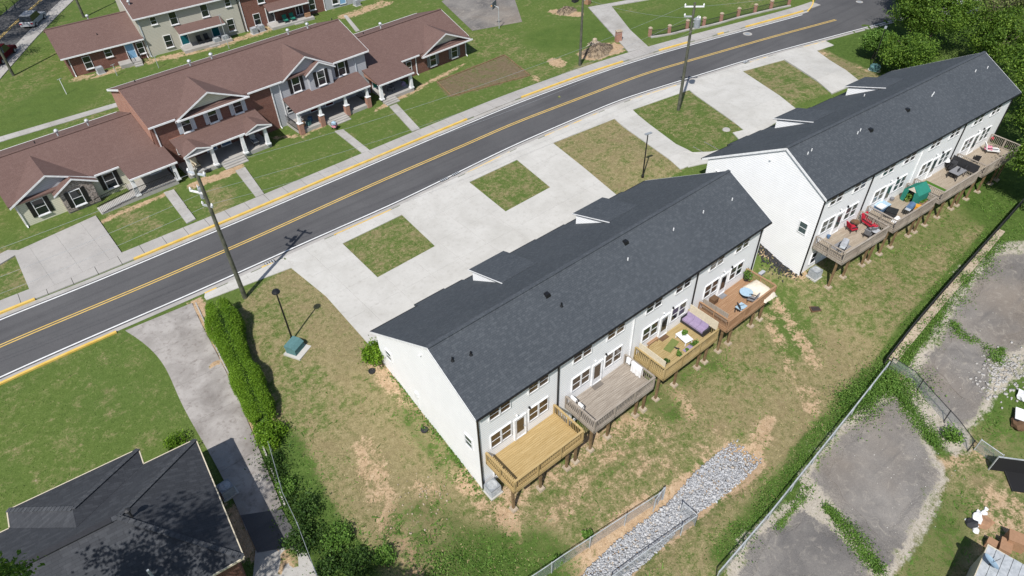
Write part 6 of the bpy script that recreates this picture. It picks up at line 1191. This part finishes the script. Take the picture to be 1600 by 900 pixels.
# dining deck
t_ = table('dining_table', 'dark glass dining table on the deck with the dark screen', (66.93,16.27), Z2, R2, 1.5, .95, .72, 'grey', 'dark')
for k, (p, a, lb) in enumerate((((66.86,16.43), 20, 'black dining chair before the left half of the table'), ((67.79,16.20), 10, 'black dining chair before the middle of the table'), ((68.68,16.01), -20, 'black dining chair before the right end of the table'), ((67.83,17.07), 100, 'black dining chair at the left end of the table'))): chair(lb, p, Z2, R2 + RAD(180+a), 'dark', 'black', .5, .5)
t_ = thing('kettle_grill', 'black kettle grill with a white lid by the dining deck wall', 'grill', at((67.73,17.76), Z2)); MB().lathe([(.05,.45),(.28,.55),(.33,.75),(.02,.76)], 14).build('bowl', MT['black'], t_); MB().lathe([(.33,.77),(.27,.92),(.12,1.02),(.02,1.04)], 14).build('lid', MT['white'], t_)
for k in range(3): a = k*2.1; MB().tube((.2*math.cos(a), .2*math.sin(a), .55), (.32*math.cos(a), .32*math.sin(a), 0), .02, .02, 5).build('leg', MT['black'], t_)
crate('dark_cabinet', 'dark cabinet beside the kettle grill', 'box', (68.15,17.32), Z2, R2, .7, .5, .7, 'dark'); mat_('strip of green artificial turf along the dining deck left rail', (64.08,16.72), Z2, R2 + RAD(-90), 2.1, .45, 'turf', 'turf_strip')
# last deck
t_ = chair('folding chair draped with a white cloth on the last deck', (73.59,16.43), Z2, R2 + RAD(40), 'white', 'dark', .65, .6, True); tarp('crumpled white and pink cloth on the folding chair of the last deck', (73.65,16.31), Z2+.42, R2 + RAD(30), .6, .7, .25, 'pink', 6); bin_pile('red_ball', 'red ball on the floor of the last deck', 'ball', (76.36,17.02), .2, .4, 'red', 5); bpy.data.objects['red_ball'].location.z = Z2+.05
chair('small dark chair by the left rail of the last deck', (70.75,16.16), Z2, R2 + RAD(120), 'dark', 'black', .5, .5)
# porch things
AZ = .43
def ap(x, y, z): 
    c_, s_ = math.cos(RA), math.sin(RA); return (A0[0] + c_*x - s_*y, A0[1] + s_*x + c_*y)
chair('pale wooden chair at the left end of the two storey brick porch', ap(12.6,-1.9,0), AZ, RA, 'beige', 'brown'); bin_pile('black_bag', 'black bag on the soil beside the brick porch column', 'bag', (13.41,67.10), .4, .5, 'dark', 8)
chair('chair on the right end of the two storey brick porch', ap(19.2,-1.8,0), AZ, RA, 'silver', 'dark'); 
for k, (x, y, m, lb) in enumerate(((24.9,-2.1,'brown','brown pot among the toys on the grey porch'), (25.5,-2.4,'teal','teal toy on the grey porch'), (26.1,-1.7,'blue','blue toy box on the grey porch'), (25.2,-1.2,'grey','grey bin at the back of the grey porch'))): crate('porch_toy', lb, 'toy', ap(x,y,0), .39, RA + k*.4, .45, .4, .45, m)
chair('grey chair on the right hand brick porch', ap(36.9,-1.7,0), .37, RA + .5, 'grey', 'dark'); bin_pile('purple_toy', 'purple toy on the right hand brick porch', 'toy', ap(38.9,-1.9,0), .3, .5, 'purple', 9, .37)
def b2(x, y): 
    c_, s_ = math.cos(RBk), math.sin(RBk); return (B0[0] + c_*x - s_*y, B0[1] + s_*x + c_*y)
chair('left dark chair between the teal doors', b2(16.3,-.7), .37, RBk, 'dark', 'black'); chair('right dark chair between the teal doors', b2(17.3,-.7), .37, RBk, 'dark', 'black')
chair('left green chair on the rear brick porch', b2(28.6,-1.2), .37, RBk, 'green', 'dark'); chair('right green chair on the rear brick porch', b2(29.7,-1.2), .37, RBk, 'green', 'dark')
crate('storage_bin', 'tan storage bin at the end of the rear brick porch', 'bin', b2(32.0,-1.3), .37, RBk, .8, .6, .5, 'card'); crate('black_bin', 'black trash bin at the top of the far driveway', 'bin', (74.06,76.28), 0, 0, .7, .7, 1.1, 'dark'); crate('tan_bin', 'tan box beside the black bin at the far driveway', 'bin', (74.92,74.38), 0, .2, .8, .7, .8, 'card')
# junk, bottom right
TLB = ['large white trash piece in the middle of the heap near the trailer', 'white trash piece on the near left of the heap', 'white trash piece at the back of the heap', 'small white trash piece at the upper right of the heap', 'white trash piece at the bottom of the heap', 'tiny white scrap right of the heap', 'tiny white scrap left of the heap', 'white scrap farthest from the trailer in the heap']
for k, (p, r_, h_, m) in enumerate((((36.60,-1.14), .42,.3,'white'), ((35.94,-1.16), .32,.3,'white'), ((37.09,-1.08), .25,.2,'white'), ((37.40,-1.23), .2,.15,'white'), ((35.71,-1.42), .22,.2,'white'), ((36.60,-1.78), .12,.1,'white'), ((35.97,-0.67), .12,.1,'white'), ((37.77,-1.19), .14,.12,'white'))): bin_pile('white_trash', TLB[k], 'trash', p, r_, h_, m, 30+k, 0, 'white trash in the heap')
bin_pile('black_trash', 'black trash bag in the heap near the trailer', 'trash', (35.93,-1.04), .4, .4, 'dark', 50); bin_pile('brown_trash', 'rusty brown heap beside the white trash', 'trash', (36.73,-1.48), .6, .2, 'card', 51)
for k, (p, w_, d_, h_, lb) in enumerate((((35.34,-2.41), .5,.5,.5,'small cardboard box at the corner of the trailer'), ((35.70,-3.04), .9,.6,.6,'long cardboard box behind the trailer roof'), ((36.49,-3.30), .8,1.0,.9,'tall cardboard box at the right edge above the trailer'))): crate('cardboard_box', lb, 'box', p, -3.2, RAD(8 + 6*k), w_, d_, h_, 'card')
t_ = thing('satellite_dish', 'pale satellite dish on the white trailer roof', 'satellite dish', ((31.97,-2.76)[0], (31.97,-2.76)[1], -.58), RAD(150)); mb = MB(); n_ = 16; vv = [(0,0,.30)]
for i in (1, 2, 3):
    for j in range(n_): a = 2*math.pi*j/n_; rr = .16*i; vv.append((rr*math.cos(a)*.8 + .0, rr*math.sin(a), .30 + .35*rr*rr + rr*math.cos(a)*.55))
mb.add(vv, [(0, 1+j, 1+(j+1) % n_) for j in range(n_)] + [(1+i*n_+j, 1+(i+1)*n_+j, 1+(i+1)*n_+(j+1) % n_, 1+i*n_+(j+1) % n_) for i in range(2) for j in range(n_)]); mb.build('dish', MT['lightblue'], t_); MB().tube((0,0,-.05), (0,0,.3), .03, .03, 6).tube((0,0,.1), (-.45,0,.55), .015, .015, 5).build('mast', MT['dark'], t_)
crate('black_crate', 'black junk box at the right edge above the black panel', 'box', (46.28,0.50), -3.0, RAD(20), 1.1, .8, .8, 'dark', 'white'); bin_pile('brown_junk', 'brown junk pile at the right edge below the black box', 'junk', (45.77,0.33), .6, .6, 'brown', 60)
bin_pile('white_junk', 'white object at the right edge beside the upper pad', 'junk', (48.05,1.12), .5, .5, 'white', 61); t_ = thing('black_sheet', 'second black sheet lying at the right edge below the black panel', 'sheet', g3((41.53,-1.65), 0), RAD(40)); MB().box(-.9,.9,-.7,.7,.02,.12).build('sheet', MT['screen'], t_); MB().box(-.95,.95,-.74,-.701,.0,.14).box(-.95,.95,.701,.74,.0,.14).build('frame', MT['dark'], t_)
